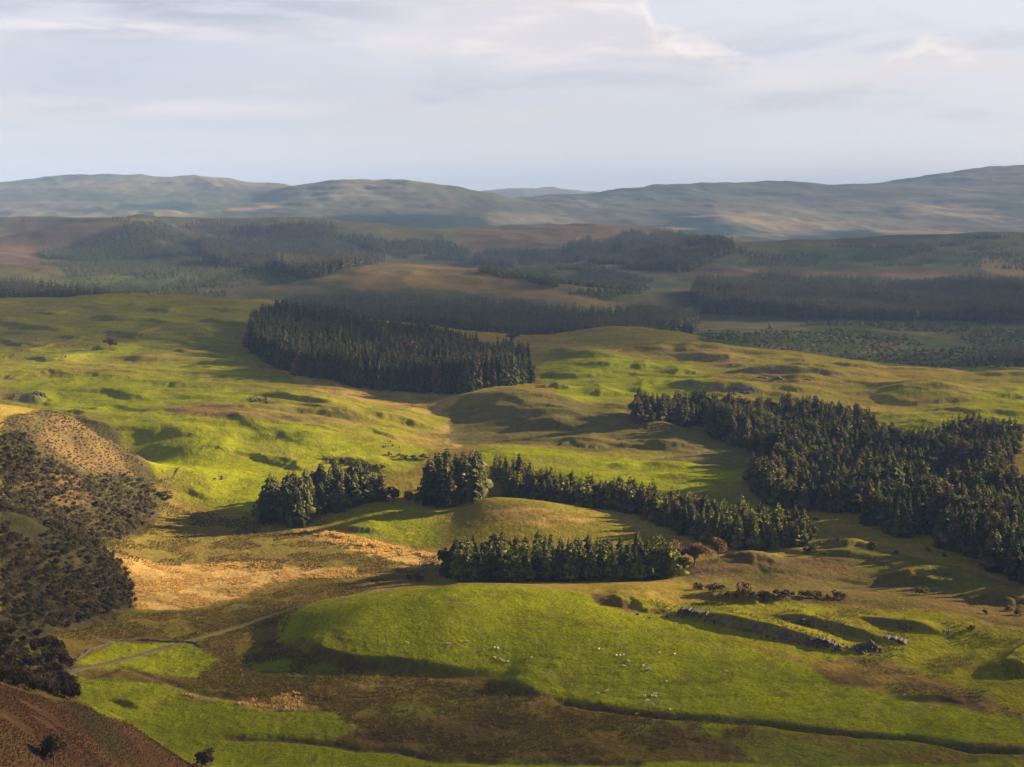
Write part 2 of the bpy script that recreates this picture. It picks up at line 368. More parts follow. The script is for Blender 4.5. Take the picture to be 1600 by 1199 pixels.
bank("140,1060 200,1066 260,1066", 1.2, 3, 18, 0, 1)
bank("520,826 560,832 610,834", 2.0, 4, 14, 0)
bank("430,1090 480,1092 540,1098", 0.8, 3, 14, 0, scarp=.5)
bank("1000,870 1080,880", 1.5, 5, 12, 0)
groove("855,1093 990,1113 1100,1121 1200,1129 1290,1141 1350,1148 1420,1151 1480,1161 1520,1171 1610,1173", 1.7, 1.9)
groove("345,1152 420,1153 470,1158 520,1161 560,1170 620,1172 680,1186 800,1189 1010,1192", 1.0, 2.0)
groove("120,1062 190,1046 262,1066 300,1080 380,1095 450,1108", 0.6, 2.0)
# knolls and scarps of the middle ground
HSC = 0.52; SSC = 0.22; FSC = 1.1; BSC = 1.6
knoll(1050, 733, 2.6, 15, 6); knoll(975, 733, 1.8, 7, 5); knoll(1060, 748, 2.0, 10, 5); knoll(305, 750, 4.4, 26, 14, 0.35); knoll(1450, 618, 7, 34, 32, 0); knoll(790, 640, 3, 40, 40)
bank("232,752 262,768 300,772 335,780", 2.6, 6, 18, .25)
bank("372,712 420,724 470,738 505,744", 5.0, 5, 22, .2)
bank("498,722 540,728 600,742", 5.0, 6, 18, .15)
bank("318,702 340,706 362,708", 2.5, 4, 10)
bank("400,618 460,632 510,640 556,646", 6.5, 7, 26, .1)
bank("555,650 600,660 650,668 700,674", 6.0, 8, 26, 0)
bank("565,670 590,680 622,690", 3.0, 5, 14)
bank("470,654 520,656 570,660", 2.5, 5, 14)
bank("95,644 125,650 158,652", 3.5, 5, 14); bank("125,636 150,640 165,642", 2.5, 4, 10)
bank("5,624 40,626 82,626", 6.5, 5, 18, .8)
bank("155,612 190,618 230,622", 3.0, 5, 16); bank("380,628 400,630 420,630", 3, 4, 10, .8)
for l_, h_ in (("45,490 80,494 118,492", 5), ("-20,506 40,516 95,520", 6), ("145,500 180,506 220,506", 6), ("215,508 250,511 290,511", 5), ("305,506 350,511 400,512", 6),
               ("165,524 210,530 255,528", 6), ("275,526 320,530 360,530", 5), ("45,560 80,568 115,568", 4), ("-10,534 30,542 65,546", 4), ("260,550 310,558 365,560", 4),
               ("345,566 365,572 385,574", 4), ("120,588 170,594 215,596", 2.5), ("225,484 260,490 295,490", 5), ("315,482 350,486 385,487", 4), ("20,550 40,553 60,553", 3),
               ("130,545 160,549 200,550", 3.5), ("90,528 120,534 150,534", 4), ("180,560 215,564 250,566", 2.5), ("240,600 290,604 330,606", 2.5), ("60,585 90,590 120,592", 3),
               ("-10,588 20,594 45,596", 3), ("410,488 440,492 480,496", 3)):
    bank(l_, h_ * 1.05, 6, 24, 0.25 if h_ > 4.5 else 0.1)
for l_, h_, rk in (("870,556 915,560 965,560", 7, .3), ("995,546 1015,550 1045,552", 5, .3), ("1050,550 1070,553 1090,554", 4, .4), ("1065,558 1115,565 1170,563", 7, .7),
                   ("1115,572 1160,574 1205,575", 4, .3), ("845,588 900,590 965,590", 5, .2), ("895,574 930,577 975,577", 5, .2), ("970,574 1000,578 1035,577", 6, .3),
                   ("1025,586 1060,588 1095,587", 6, .3), ("838,606 870,610 905,609", 6, .2), ("910,616 945,619 980,617", 6, .2), ("1050,604 1120,614 1195,618", 8, .9),
                   ("1110,584 1170,592 1240,597 1345,600", 6.5, .85), ("1195,612 1245,617 1300,618", 4.5, .5), ("1225,574 1260,577 1300,577", 4, .3), ("1295,570 1330,577 1375,580", 4, .6),
                   ("1355,622 1420,634 1510,632", 4, .4), ("1455,645 1520,653 1620,655", 4.5, .2), ("1510,590 1560,592 1640,592", 4, .2), ("1500,668 1540,672 1580,674", 3, .2),
                   ("800,665 850,672 912,672", 5, .1), ("865,694 905,700 955,700", 5, .2), ("795,646 840,650 900,652", 4, .1), ("990,695 1040,705 1105,708", 5, .3),
                   ("1000,772 1080,776 1180,780", 2.5, 0), ("960,668 1010,676 1060,680", 4, .2),
                   ("710,640 745,652 800,655", 5, 0), ("1430,690 1470,694 1520,694", 3, .1), ("1540,625 1570,628 1620,628", 4, .2), ("980,610 1000,612 1020,612", 3, .2)):
    bank(l_, h_, 6.5, 22, rk)
rngb = np.random.default_rng(8)
for zone, cnt in (((0, 620, 500, 690), 16), ((860, 1600, 545, 680), 16), ((700, 1150, 630, 700), 5)):
    for k in range(cnt):
        x, y = hit(rngb.uniform(zone[0], zone[1]), rngb.uniform(zone[2], zone[3])); ln = rngb.uniform(90, 210); an = rngb.normal(-0.25, 0.22)
        t = np.linspace(-.5, .5, 6)[:, None]
        bank(np.array([[x, y]]) + t * ln * np.array([[math.cos(an), math.sin(an)]]) + np.cumsum(rngb.normal(0, ln * .02, (6, 2)), 0), rngb.uniform(1.8, 3.6), rngb.uniform(5, 9), rngb.uniform(16, 32), 0, wob=7, scarp=.3)
for zone, cnt in (((0, 640, 520, 690), 22), ((850, 1600, 550, 690), 36), ((1080, 1600, 860, 920), 10)):
    for k in range(cnt):
        a = rngb.uniform(zone[0], zone[1]); b = rngb.uniform(zone[2], zone[3]); x, y = hit(a, b)
        ln = rngb.uniform(30, 90) * (1 if y < 900 else 1.5); an = rngb.normal(-0.15, 0.3)
        t = np.linspace(-.5, .5, 4)[:, None]
        bank(np.array([[x, y]]) + t * ln * np.array([[math.cos(an), math.sin(an)]]) + rngb.normal(0, ln * .05, (4, 2)), rngb.uniform(.8, 2.6), rngb.uniform(3, 5), rngb.uniform(9, 18), rngb.uniform(0, .5), scarp=rngb.uniform(.2, .8))
# left hillside: lumpy
lh = hits(pp("0,655 60,645 122,652 180,680 220,716 246,756 262,792 250,806 215,835 160,850 205,905 215,950 130,985 0,1010")); 
def inpoly(X, Y, L):
    c = np.zeros(X.shape, bool); j = len(L) - 1
    for i in range(len(L)):
        yi, yj = L[i, 1], L[j, 1]
        if yi != yj:
            k = (yi > Y) != (yj > Y)
            c ^= k & (X < (L[j, 0] - L[i, 0]) * (Y - yi) / (yj - yi) + L[i, 0])
        j = i
    return c
def blur(a, n=1):
    for _ in range(n):
        b = np.pad(a, 1, mode='edge'); a = (b[:-2, 1:-1] + b[2:, 1:-1] + b[1:-1, :-2] + b[1:-1, 2:] + 2 * b[1:-1, 1:-1]) / 6
    return a
def area(poly, ragged=3.0, soft=2, seed=0, wl=24, plan=None):
    """mask of a patch of ground outlined on the photograph, its border broken up in metres"""
    L = hits(pp(poly), Z) if plan is None else plan
    pad = ragged * 3 + 5
    rs = region(L[:, 0].min() - pad, L[:, 0].max() + pad, max(L[:, 1].min() - pad, 92), L[:, 1].max() + pad)
    X = Xg[rs]; Yy = Yg[rs]
    m = inpoly(X + ragged * fbm(X, Yy, wl, 4, seed + 1, .6), Yy + ragged * 1.6 * fbm(X, Yy, wl, 4, seed + 9, .6), L).astype(float)
    out = np.zeros_like(Z); out[rs] = blur(m, soft); return out
hillm = blur(area("", 6, 6, 2, 40, plan=lh), 6)
Z += hillm * (2.6 * fbm(Xg, Yg, 45, 3, 51) + 1.2 * np.abs(fbm(Xg, Yg, 18, 3, 53)))
# tussocks and sheep-walks at arm's length scale
Z += near * (0.10 * fbm(Xg, Yg, 6, 3, 61) + 0.16 * fbm(Xg, Yg, 16, 2, 63)) + knolly * (.55 * fbm(Xg * .7, Yg, 17, 4, 67, .6) + .9 * fbm(Xg * .6, Yg, 38, 3, 68, .6))
rough_amt = near * 0.25 * np.maximum(0, fbm(Xg, Yg, 3.2, 2, 66))

# ------------------------------------------------------------------ ground colours (what grows there)
C = np.zeros((NR, NC, 3))
def rgb(*v): return np.array(v, float)
GREEN, GREEN2 = rgb(.212, .222, .008), rgb(.150, .170, .008)
OLIVE, OLIVE2 = rgb(.165, .135, .020), rgb(.20, .14, .034)
BROWN, BROWN2 = rgb(.105, .074, .018), rgb(.135, .100, .020)
TAN, TAN2 = rgb(.48, .31, .105), rgb(.33, .22, .07)
BRACK, BRACK2 = rgb(.165, .095, .042), rgb(.095, .062, .030)
HEATH, DARK = rgb(.075, .040, .022), rgb(.042, .050, .016)
n_lo = fbm(Xg, Yg, 90, 4, 101); n_md = fbm(Xg, Yg, 22, 4, 103); n_hi = fbm(Xg, Yg, 5, 3, 107, .65); n_st = fbm(Xg * .45, Yg, 14, 4, 109)
def lerp(a, b, t): return a + (b - a) * np.clip(t, 0, 1)[..., None]
def two(a, b, nz): return lerp(np.broadcast_to(a, C.shape), np.broadcast_to(b, C.shape), nz)
C = two(OLIVE, OLIVE2, .5 + 1.1 * n_md + .4 * n_lo)
def paint(mask, col): 
    global C
    C = lerp(C, col, mask)
grass = two(GREEN, GREEN2, .45 + .9 * n_md + .5 * n_hi)
ridge_l = np.abs(((Z + .8 * n_md) / 1.15) % 1 - .5) * 2
walks = (1 - sstep(ridge_l, .0, .28)) * sstep(n_lo + n_md, -.2, .3)
rushy = sstep(fbm(Xg, Yg, 13, 4, 161, .6), .16, .42) * near
grass = lerp(grass, np.broadcast_to(rgb(.135, .115, .020), C.shape), .62 * rushy); grass = grass * (1 - .22 * walks * near)[..., None]; grass = lerp(grass, np.broadcast_to(rgb(.20, .16, .05), C.shape), .45 * sstep(fbm(Xg, Yg, 26, 4, 163, .6), .22, .5))
ogreen = two(rgb(.185, .170, .016), rgb(.135, .112, .030), .42 + 1.3 * n_st)
brown = two(BROWN, BROWN2, .5 + 1.0 * n_md + .8 * n_hi); brown = lerp(brown, np.broadcast_to(rgb(.105, .108, .014), C.shape), .8 * sstep(fbm(Xg * .7, Yg, 34, 4, 165), .02, .34)); brown = lerp(brown, np.broadcast_to(rgb(.20, .13, .05), C.shape), .5 * sstep(fbm(Xg, Yg, 12, 4, 167), .25, .5))
tan = two(TAN, TAN2, .35 + 1.2 * n_st + .8 * n_hi)
tanbrown = two(TAN2, BROWN2, .5 + 1.6 * n_st + .7 * n_hi)
brack = two(BRACK, BRACK2, .45 + 1.2 * n_md + .9 * n_hi)
heath = two(HEATH, rgb(.10, .058, .026), .4 + 1.3 * n_md + .8 * n_hi); heath = lerp(heath, np.broadcast_to(rgb(.045, .042, .016), C.shape), .85 * sstep(fbm(Xg, Yg, 30, 4, 175, .6), .0, .3))
dark = np.broadcast_to(DARK, C.shape)
# left pastures: green between heather-brown scarps
paint(area("-200,640 0,632 120,640 170,665 210,715 245,760 300,790 400,800 420,770 520,750 640,735 690,700 735,670 690,640 640,625 560,612 440,585 392,548 400,480 560,497 400,470 200,463 0,470 -200,470", 8, 4, 3), lerp(ogreen, grass, .22 + 1.6 * n_lo + .7 * n_st))
paint(area("150,660 240,640 330,655 470,660 560,690 590,705 520,712 470,735 500,750 440,790 380,802 330,795 345,770 300,735 240,740 215,700", 6, 4, 4), grass)
paint(area("0,600 120,585 300,600 420,612 380,625 250,630 200,655 80,632", 7, 4, 5), grass)
paint(area("255,640 330,632 390,638 440,650 560,655 560,662 420,656 300,652", 4, 3, 6), two(rgb(.12, .085, .04), OLIVE2, .4 + n_st))
paint(area("440,580 560,607 690,614 740,650 700,650 640,640 590,632 520,620", 6, 3, 7), tanbrown * .8 + ogreen * .2)
paint(area("600,690 700,665 735,660 720,700 690,700 650,690", 4, 3, 8), tanbrown)
paint(area("712,676 726,676 722,698 708,698", 1.5, 1, 8), tan)
paint(area("700,640 800,605 900,625 1010,650 1200,700 1210,720 1150,735 1000,720 930,706 760,695 700,690", 6, 3, 9), two(rgb(.105, .098, .028), rgb(.13, .105, .035), .5 + n_md))
# right hill
paint(area("840,545 950,505 1050,520 1380,572 1700,580 1700,700 1450,690 1300,650 1180,628 980,640 960,640 850,600", 8, 3, 10), two(rgb(.17, .165, .024), OLIVE2, .45 + 1.4 * n_st + .6 * n_lo))
paint(area("850,565 1080,570 1120,600 1050,625 960,625 880,620 845,590", 7, 4, 11), grass)
paint(area("1400,650 1600,600 1700,600 1700,690 1500,680 1440,690 1330,650 1290,640", 7, 4, 12), lerp(grass, ogreen, .4 + n_md))
# valley fields
paint(area("745,700 800,697 870,702 930,712 1010,718 1100,730 1175,738 1165,752 1100,760 1190,790 1150,790 1000,778 860,757 760,738", 2.5, 2, 13), grass)
paint(area("930,706 1010,700 1060,712 1000,720", 3, 2, 14), ogreen)
paint(area("960,772 1100,765 1190,775 1260,800 1290,840 1200,830 1050,790", 4, 3, 14), ogreen)
paint(area("150,830 260,785 420,815 560,845 690,870 680,895 560,900 480,895 330,885 170,865", 5, 3, 15), two(rgb(.155, .135, .024), rgb(.15, .105, .030), .5 + 1.2 * n_st + .5 * n_lo))
paint(area("530,790 590,785 700,797 690,850 560,845 510,815", 4, 3, 16), two(GREEN2, OLIVE, .3 + n_md))
paint(area("720,785 850,780 1020,842 1010,860 760,850 690,850 690,810", 4, 3, 17), two(OLIVE, rgb(.15, .13, .02), .5 + n_md))
paint(area("750,800 850,795 930,815 850,826 770,815", 4, 2, 17), tanbrown)
paint(area("165,868 215,872 270,880 400,878 480,885 600,892 590,902 470,905 420,915 370,935 300,950 210,948 215,910 190,890", 8, 5, 18, 26), two(TAN, OLIVE2, .15 + 1.7 * n_st + .6 * n_md))
paint(area("450,822 520,832 600,850 690,868 700,878 640,885 580,870 500,845", 8, 5, 19, 20), two(TAN, OLIVE2, .55 + 1.4 * n_st))
paint(area("500,893 700,885 700,905 620,905", 3, 2, 19), two(BROWN2, BRACK, .4 + n_md))
# front
paint(area("-50,985 100,975 200,950 330,950 480,905 600,903 690,905 560,925 460,960 430,1000 500,1035 800,1065 870,1090 1000,1112 1200,1128 1420,1150 1600,1172 1700,1180 1700,1250 300,1250 0,1080", 9, 6, 20), brown)
paint(area("300,955 480,915 560,920 460,950 370,975 240,985 180,965", 4, 3, 20), two(rgb(.115, .10, .020), BROWN2, .5 + n_md))
paint(area("440,960 470,940 560,928 700,917 800,916 900,926 1000,957 1100,985 1200,1020 1290,1050 1340,1075 1450,1100 1700,1120 1700,1168 1500,1160 1350,1144 1200,1126 1000,1110 870,1090 800,1070 760,1055 560,1040 480,1015 430,1002", 1.6, 2, 21), grass)
paint(area("1000,930 1190,936 1450,955 1700,1010 1700,1125 1460,1095 1350,1072 1290,1045 1180,1010 1000,955 920,930", 4, 3, 22), two(rgb(.19, .185, .010), OLIVE, .35 + 1.3 * n_md + .4 * n_st))
paint(area("1260,1040 1330,1025 1420,1045 1500,1075 1600,1110 1600,1125 1480,1100 1380,1075 1300,1062", 5, 3, 23), two(OLIVE2, BRACK2, .4 + 1.4 * n_md))
paint(area("920,925 960,935 1010,955 990,958 930,940", 2, 2, 24), brack)
paint(area("1060,880 1400,865 1700,940 1700,1000 1450,952 1190,932 1080,920", 5, 3, 25), two(rgb(.105, .092, .022), rgb(.12, .082, .032), .5 + 1.3 * n_md))
paint(area("1250,830 1350,850 1480,880 1600,930 1500,930 1300,870", 5, 3, 26), two(rgb(.09, .095, .022), OLIVE, .4 + n_md))
paint(area("100,1050 240,1066 290,1075 400,1105 520,1115 560,1135 520,1158 340,1150 350,1157 470,1162 560,1175 680,1189 900,1194 1000,1210 900,1260 300,1260 150,1120", 2, 2, 27, 14), grass)
paint(area("120,1035 175,1003 300,1004 345,1030 310,1060 240,1052 150,1045", 2, 2, 28, 14), grass)
paint(area("370,1035 440,1030 470,1045 400,1050", 2.5, 3, 28), two(GREEN2, OLIVE, .4 + n_md))
paint(area("260,1085 400,1090 480,1090 500,1105 420,1110 330,1095", 3, 2, 29, 10), tanbrown)
paint(area("900,1140 1100,1122 1400,1152 1600,1180 1600,1250 1250,1250 1150,1160", 4, 3, 30), two(rgb(.115, .13, .014), BROWN2, .4 + 1.3 * n_md))
paint(area("560,1155 700,1125 950,1135 1150,1150 1180,1180 900,1185 680,1182", 12, 7, 31), two(rgb(.080, .055, .020), BROWN2, .4 + 1.2 * n_md))
paint(area("960,1188 1010,1192 1090,1190 1250,1198 1400,1196 1600,1190 1600,1260 900,1260", 2, 2, 32), grass)
paint(area("1060,1122 1180,1130 1290,1143 1240,1146 1100,1135", 2.5, 2, 33), two(GREEN2, BROWN2, .4 + n_md))
# left hillside and the near brow
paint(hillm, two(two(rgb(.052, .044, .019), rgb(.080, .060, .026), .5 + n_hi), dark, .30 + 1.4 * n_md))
paint(area("70,655 130,665 190,710 205,740 130,735 60,690", 4, 3, 34), two(rgb(.120, .080, .034), rgb(.060, .048, .022), .4 + 1.2 * n_md + .8 * n_hi))  # tan ground by the crest, colour lightened where the sun catches it
paint(area("40,730 110,740 160,790 100,790 30,760", 4, 3, 35), two(rgb(.14, .092, .038), rgb(.065, .052, .024), .45 + 1.3 * n_md + .8 * n_hi))  # tan patch, with the slope's golden sunlight put into its colour
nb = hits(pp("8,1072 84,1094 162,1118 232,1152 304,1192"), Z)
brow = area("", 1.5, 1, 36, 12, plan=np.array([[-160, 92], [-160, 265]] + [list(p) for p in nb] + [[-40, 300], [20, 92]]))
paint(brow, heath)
# scarps carry heather and bare rock
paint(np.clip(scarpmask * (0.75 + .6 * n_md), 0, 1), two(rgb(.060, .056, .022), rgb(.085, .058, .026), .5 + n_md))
# middle distance
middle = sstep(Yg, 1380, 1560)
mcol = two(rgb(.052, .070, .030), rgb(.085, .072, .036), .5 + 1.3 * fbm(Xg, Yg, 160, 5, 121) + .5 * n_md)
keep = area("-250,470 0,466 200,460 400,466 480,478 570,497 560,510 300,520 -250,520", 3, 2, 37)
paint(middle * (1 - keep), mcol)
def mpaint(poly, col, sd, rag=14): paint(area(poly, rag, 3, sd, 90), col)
fb = fbm(Xg, Yg, 60, 4, 131)
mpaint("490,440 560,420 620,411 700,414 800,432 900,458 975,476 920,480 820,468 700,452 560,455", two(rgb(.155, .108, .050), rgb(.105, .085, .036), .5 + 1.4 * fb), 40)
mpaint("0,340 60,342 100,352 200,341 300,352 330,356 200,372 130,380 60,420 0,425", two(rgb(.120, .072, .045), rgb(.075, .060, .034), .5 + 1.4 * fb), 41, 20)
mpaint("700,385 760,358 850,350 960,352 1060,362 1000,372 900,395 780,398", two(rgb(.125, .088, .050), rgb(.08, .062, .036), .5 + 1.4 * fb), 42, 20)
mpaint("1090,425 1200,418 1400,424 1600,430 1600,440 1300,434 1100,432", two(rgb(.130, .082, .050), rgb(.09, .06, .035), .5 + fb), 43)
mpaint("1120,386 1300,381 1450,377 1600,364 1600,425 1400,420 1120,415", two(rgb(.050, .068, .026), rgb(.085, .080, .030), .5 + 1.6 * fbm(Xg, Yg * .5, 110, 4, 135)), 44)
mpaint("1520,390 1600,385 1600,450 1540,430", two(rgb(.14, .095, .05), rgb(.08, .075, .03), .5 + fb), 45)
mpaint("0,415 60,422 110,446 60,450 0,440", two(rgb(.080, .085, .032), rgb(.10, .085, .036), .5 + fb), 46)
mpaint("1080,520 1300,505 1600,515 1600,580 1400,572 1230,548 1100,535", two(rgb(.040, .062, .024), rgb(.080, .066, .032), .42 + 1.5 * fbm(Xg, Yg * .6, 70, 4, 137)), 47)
# far hills: moor grass, heather, patches of plantation
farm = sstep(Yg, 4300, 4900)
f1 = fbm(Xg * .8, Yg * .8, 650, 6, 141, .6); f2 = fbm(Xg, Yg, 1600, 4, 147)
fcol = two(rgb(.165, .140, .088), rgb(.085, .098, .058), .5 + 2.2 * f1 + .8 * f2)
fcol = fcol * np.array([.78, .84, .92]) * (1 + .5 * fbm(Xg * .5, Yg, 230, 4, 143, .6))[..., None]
fcol = lerp(fcol, np.broadcast_to(rgb(.022, .040, .028), C.shape), sstep(f2 - .9 * (Z - 120) / 160 + .5 * f1, .22, .38))
fcol = lerp(fcol, np.broadcast_to(rgb(.24, .18, .10), C.shape), sstep(fbm(Xg * .6, Yg, 420, 5, 151) - (Z - 100) / 420, .16, .34) * .85)
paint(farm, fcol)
C *= (1 + .20 * n_hi + .12 * n_lo + .22 * n_st + .20 * fbm(Xg * .5, Yg, 34, 4, 171, .6) * near)[..., None]
C = lerp(C, np.broadcast_to(rgb(.17, .125, .045), C.shape), .5 * near * sstep(Yg, 620, 760) * sstep(fbm(Xg * .55, Yg, 48, 5, 173, .6), .16, .42))
rock_c = two(rgb(.20, .165, .135), rgb(.11, .09, .075), .5 + 1.6 * n_hi)
rk = rockmask * sstep(n_hi + .5 * n_md + rockmask, .55, .85)
paint(rk, rock_c)
C = np.clip(C, .004, .8)
wet = np.clip(hillm + brow + area("-50,985 200,955 430,1000 800,1070 1200,1135 1600,1180 1600,1300 0,1300", 3, 2, 50) * (C[..., 1] < C[..., 0] * 1.15), 0, 1)
Z += rough_amt * (0.35 + wet)

# ------------------------------------------------------------------ object helpers
def tag(o, label=None, cat=None, group=None, kind=None):
    if label: o["label"] = label
    if cat: o["category"] = cat
    if group: o["group"] = group
    if kind: o["kind"] = kind
    return o
def link(name, data, parent=None):
    o = bpy.data.objects.new(name, data); COL.objects.link(o)
    if parent is not None: o.parent = parent
    return o
def mesh_np(name, v, f, mats, smooth=False, mi=None):
    """v (n,3), f (m,3|4) arrays"""
    me = bpy.data.meshes.new(name); v = np.asarray(v, np.float32); f = np.asarray(f, np.int32)
    k = f.shape[1]
    me.vertices.add(len(v)); me.vertices.foreach_set('co', v.ravel())
    me.loops.add(f.size); me.loops.foreach_set('vertex_index', f.ravel())
    me.polygons.add(len(f)); me.polygons.foreach_set('loop_start', np.arange(0, f.size, k, dtype=np.int32))
    me.polygons.foreach_set('loop_total', np.full(len(f), k, np.int32))
    me.polygons.foreach_set('use_smooth', np.full(len(f), smooth))
    if mi is not None: me.polygons.foreach_set('material_index', np.asarray(mi, np.int32))
    for m in (mats if isinstance(mats, (list, tuple)) else [mats]): me.materials.append(m)
    me.update(calc_edges=True); return me
def gridfaces(nr, nc):
    i = np.arange(nr - 1)[:, None] * nc + np.arange(nc - 1)[None, :]
    return np.stack([i, i + 1, i + nc + 1, i + nc], -1).reshape(-1, 4)
def material(name):
    m = bpy.data.materials.new(name); m.use_nodes = True; t = NT(m.node_tree); t.n.clear()
    out = t.node('ShaderNodeOutputMaterial'); return m, t, out
def mat_solid(name, c1, c2, scale, rough=.9, bump=0.0, obj=True):
    m, t, out = material(name); b = t.node('ShaderNodeBsdfPrincipled'); t.l.new(b.outputs[0], out.inputs[0])
    tc = t.node('ShaderNodeTexCoord'); nz = t.noise(tc.outputs['Object'] if obj else t.node('ShaderNodeNewGeometry').outputs['Position'], scale, 6, .6)
    t.l.new(t.mix(t.ramp(nz, .35, .65), (*c1, 1), (*c2, 1)), b.inputs['Base Color'])
    b.inputs['Roughness'].default_value = rough; b.inputs['Specular IOR Level'].default_value = .2
    if bump:
        bp = t.node('ShaderNodeBump'); bp.inputs['Strength'].default_value = .6; bp.inputs['Distance'].default_value = bump
        t.l.new(nz, bp.inputs['Height']); t.l.new(bp.outputs[0], b.inputs['Normal'])
    return m
def mat_leaf(name, c1, c2, c3=None, trans=.25, vary=.35):
    """foliage: each plant gets its own tint, leaves vary inside the crown"""
    m, t, out = material(name)
    oi = t.node('ShaderNodeObjectInfo'); geo = t.node('ShaderNodeNewGeometry'); tc = t.node('ShaderNodeTexCoord')
    col = t.mix(oi.outputs['Random'], (*c1, 1), (*c2, 1))
    if c3 is not None:
        r2 = t.m('FRACT', t.m('MULTIPLY', oi.outputs['Random'], 17.31)); col = t.mix(t.ramp(r2, .88, .95), col, (*c3, 1))
    nz = t.noise(tc.outputs['Object'], .8, 3, .6)
    k = t.m('ADD', 1 - vary, t.m('MULTIPLY', t.m('ADD', nz, t.m('SUBTRACT', geo.outputs['Random Per Island'], .5)), 2 * vary))
    br = t.node('ShaderNodeVectorMath', operation='SCALE'); t.l.new(col, br.inputs[0]); t.l.new(k, br.inputs['Scale'])
    d = t.node('ShaderNodeBsdfDiffuse'); tr = t.node('ShaderNodeBsdfTranslucent'); mx = t.node('ShaderNodeMixShader')
    t.l.new(br.outputs[0], d.inputs[0]); t.l.new(br.outputs[0], tr.inputs[0]); mx.inputs[0].default_value = trans
    t.l.new(d.outputs[0], mx.inputs[1]); t.l.new(tr.outputs[0], mx.inputs[2]); t.l.new(mx.outputs[0], out.inputs[0])
    return m

# ------------------------------------------------------------------ the ground sheet
def ground_material():
    m, t, out = material("moor_and_pasture"); b = t.node('ShaderNodeBsdfDiffuse'); t.l.new(b.outputs[0], out.inputs[0])
    at = t.node('ShaderNodeAttribute', attribute_name='growth'); pos = t.node('ShaderNodeNewGeometry').outputs['Position']
    mp = t.node('ShaderNodeMapping'); t.l.new(pos, mp.inputs[0]); mp.inputs['Scale'].default_value = (1, 1, .3)
    a = t.noise(mp.outputs[0], .8, 6, .72); bb = t.noise(mp.outputs[0], .16, 4, .6)
    k = t.m('ADD', -.16, t.m('ADD', t.m('MULTIPLY', a, 1.75), t.m('MULTIPLY', bb, .60)))
    sc = t.node('ShaderNodeVectorMath', operation='SCALE'); t.l.new(at.outputs['Color'], sc.inputs[0]); t.l.new(k, sc.inputs['Scale'])
    t.l.new(sc.outputs[0], b.inputs[0]); b.inputs['Roughness'].default_value = .6
    h = t.m('ADD', t.m('MULTIPLY', t.noise(mp.outputs[0], .75, 5, .62), .55), t.m('MULTIPLY', t.noise(mp.outputs[0], .22, 3, .5), .9))
    bp = t.node('ShaderNodeBump'); bp.inputs['Strength'].default_value = .75; bp.inputs['Distance'].default_value = 1.0
    t.l.new(h, bp.inputs['Height']); t.l.new(bp.outputs[0], b.inputs['Normal'])
    return m
gm = mesh_np("ground", np.stack([Xg, Yg, Z], -1).reshape(-1, 3), gridfaces(NR, NC), ground_material(), smooth=True)
at = gm.color_attributes.new("growth", 'FLOAT_COLOR', 'POINT')
at.data.foreach_set('color', np.concatenate([C, np.ones((NR, NC, 1))], -1).astype(np.float32).ravel())
tag(link("ground", gm), "rolling green pasture, brown moor and far hills of the whole valley", "ground", kind="structure")
def gz(x, y): return samp(Z, x, y)
def gz1(x, y): return float(samp(Z, np.array([x]), np.array([y]))[0])

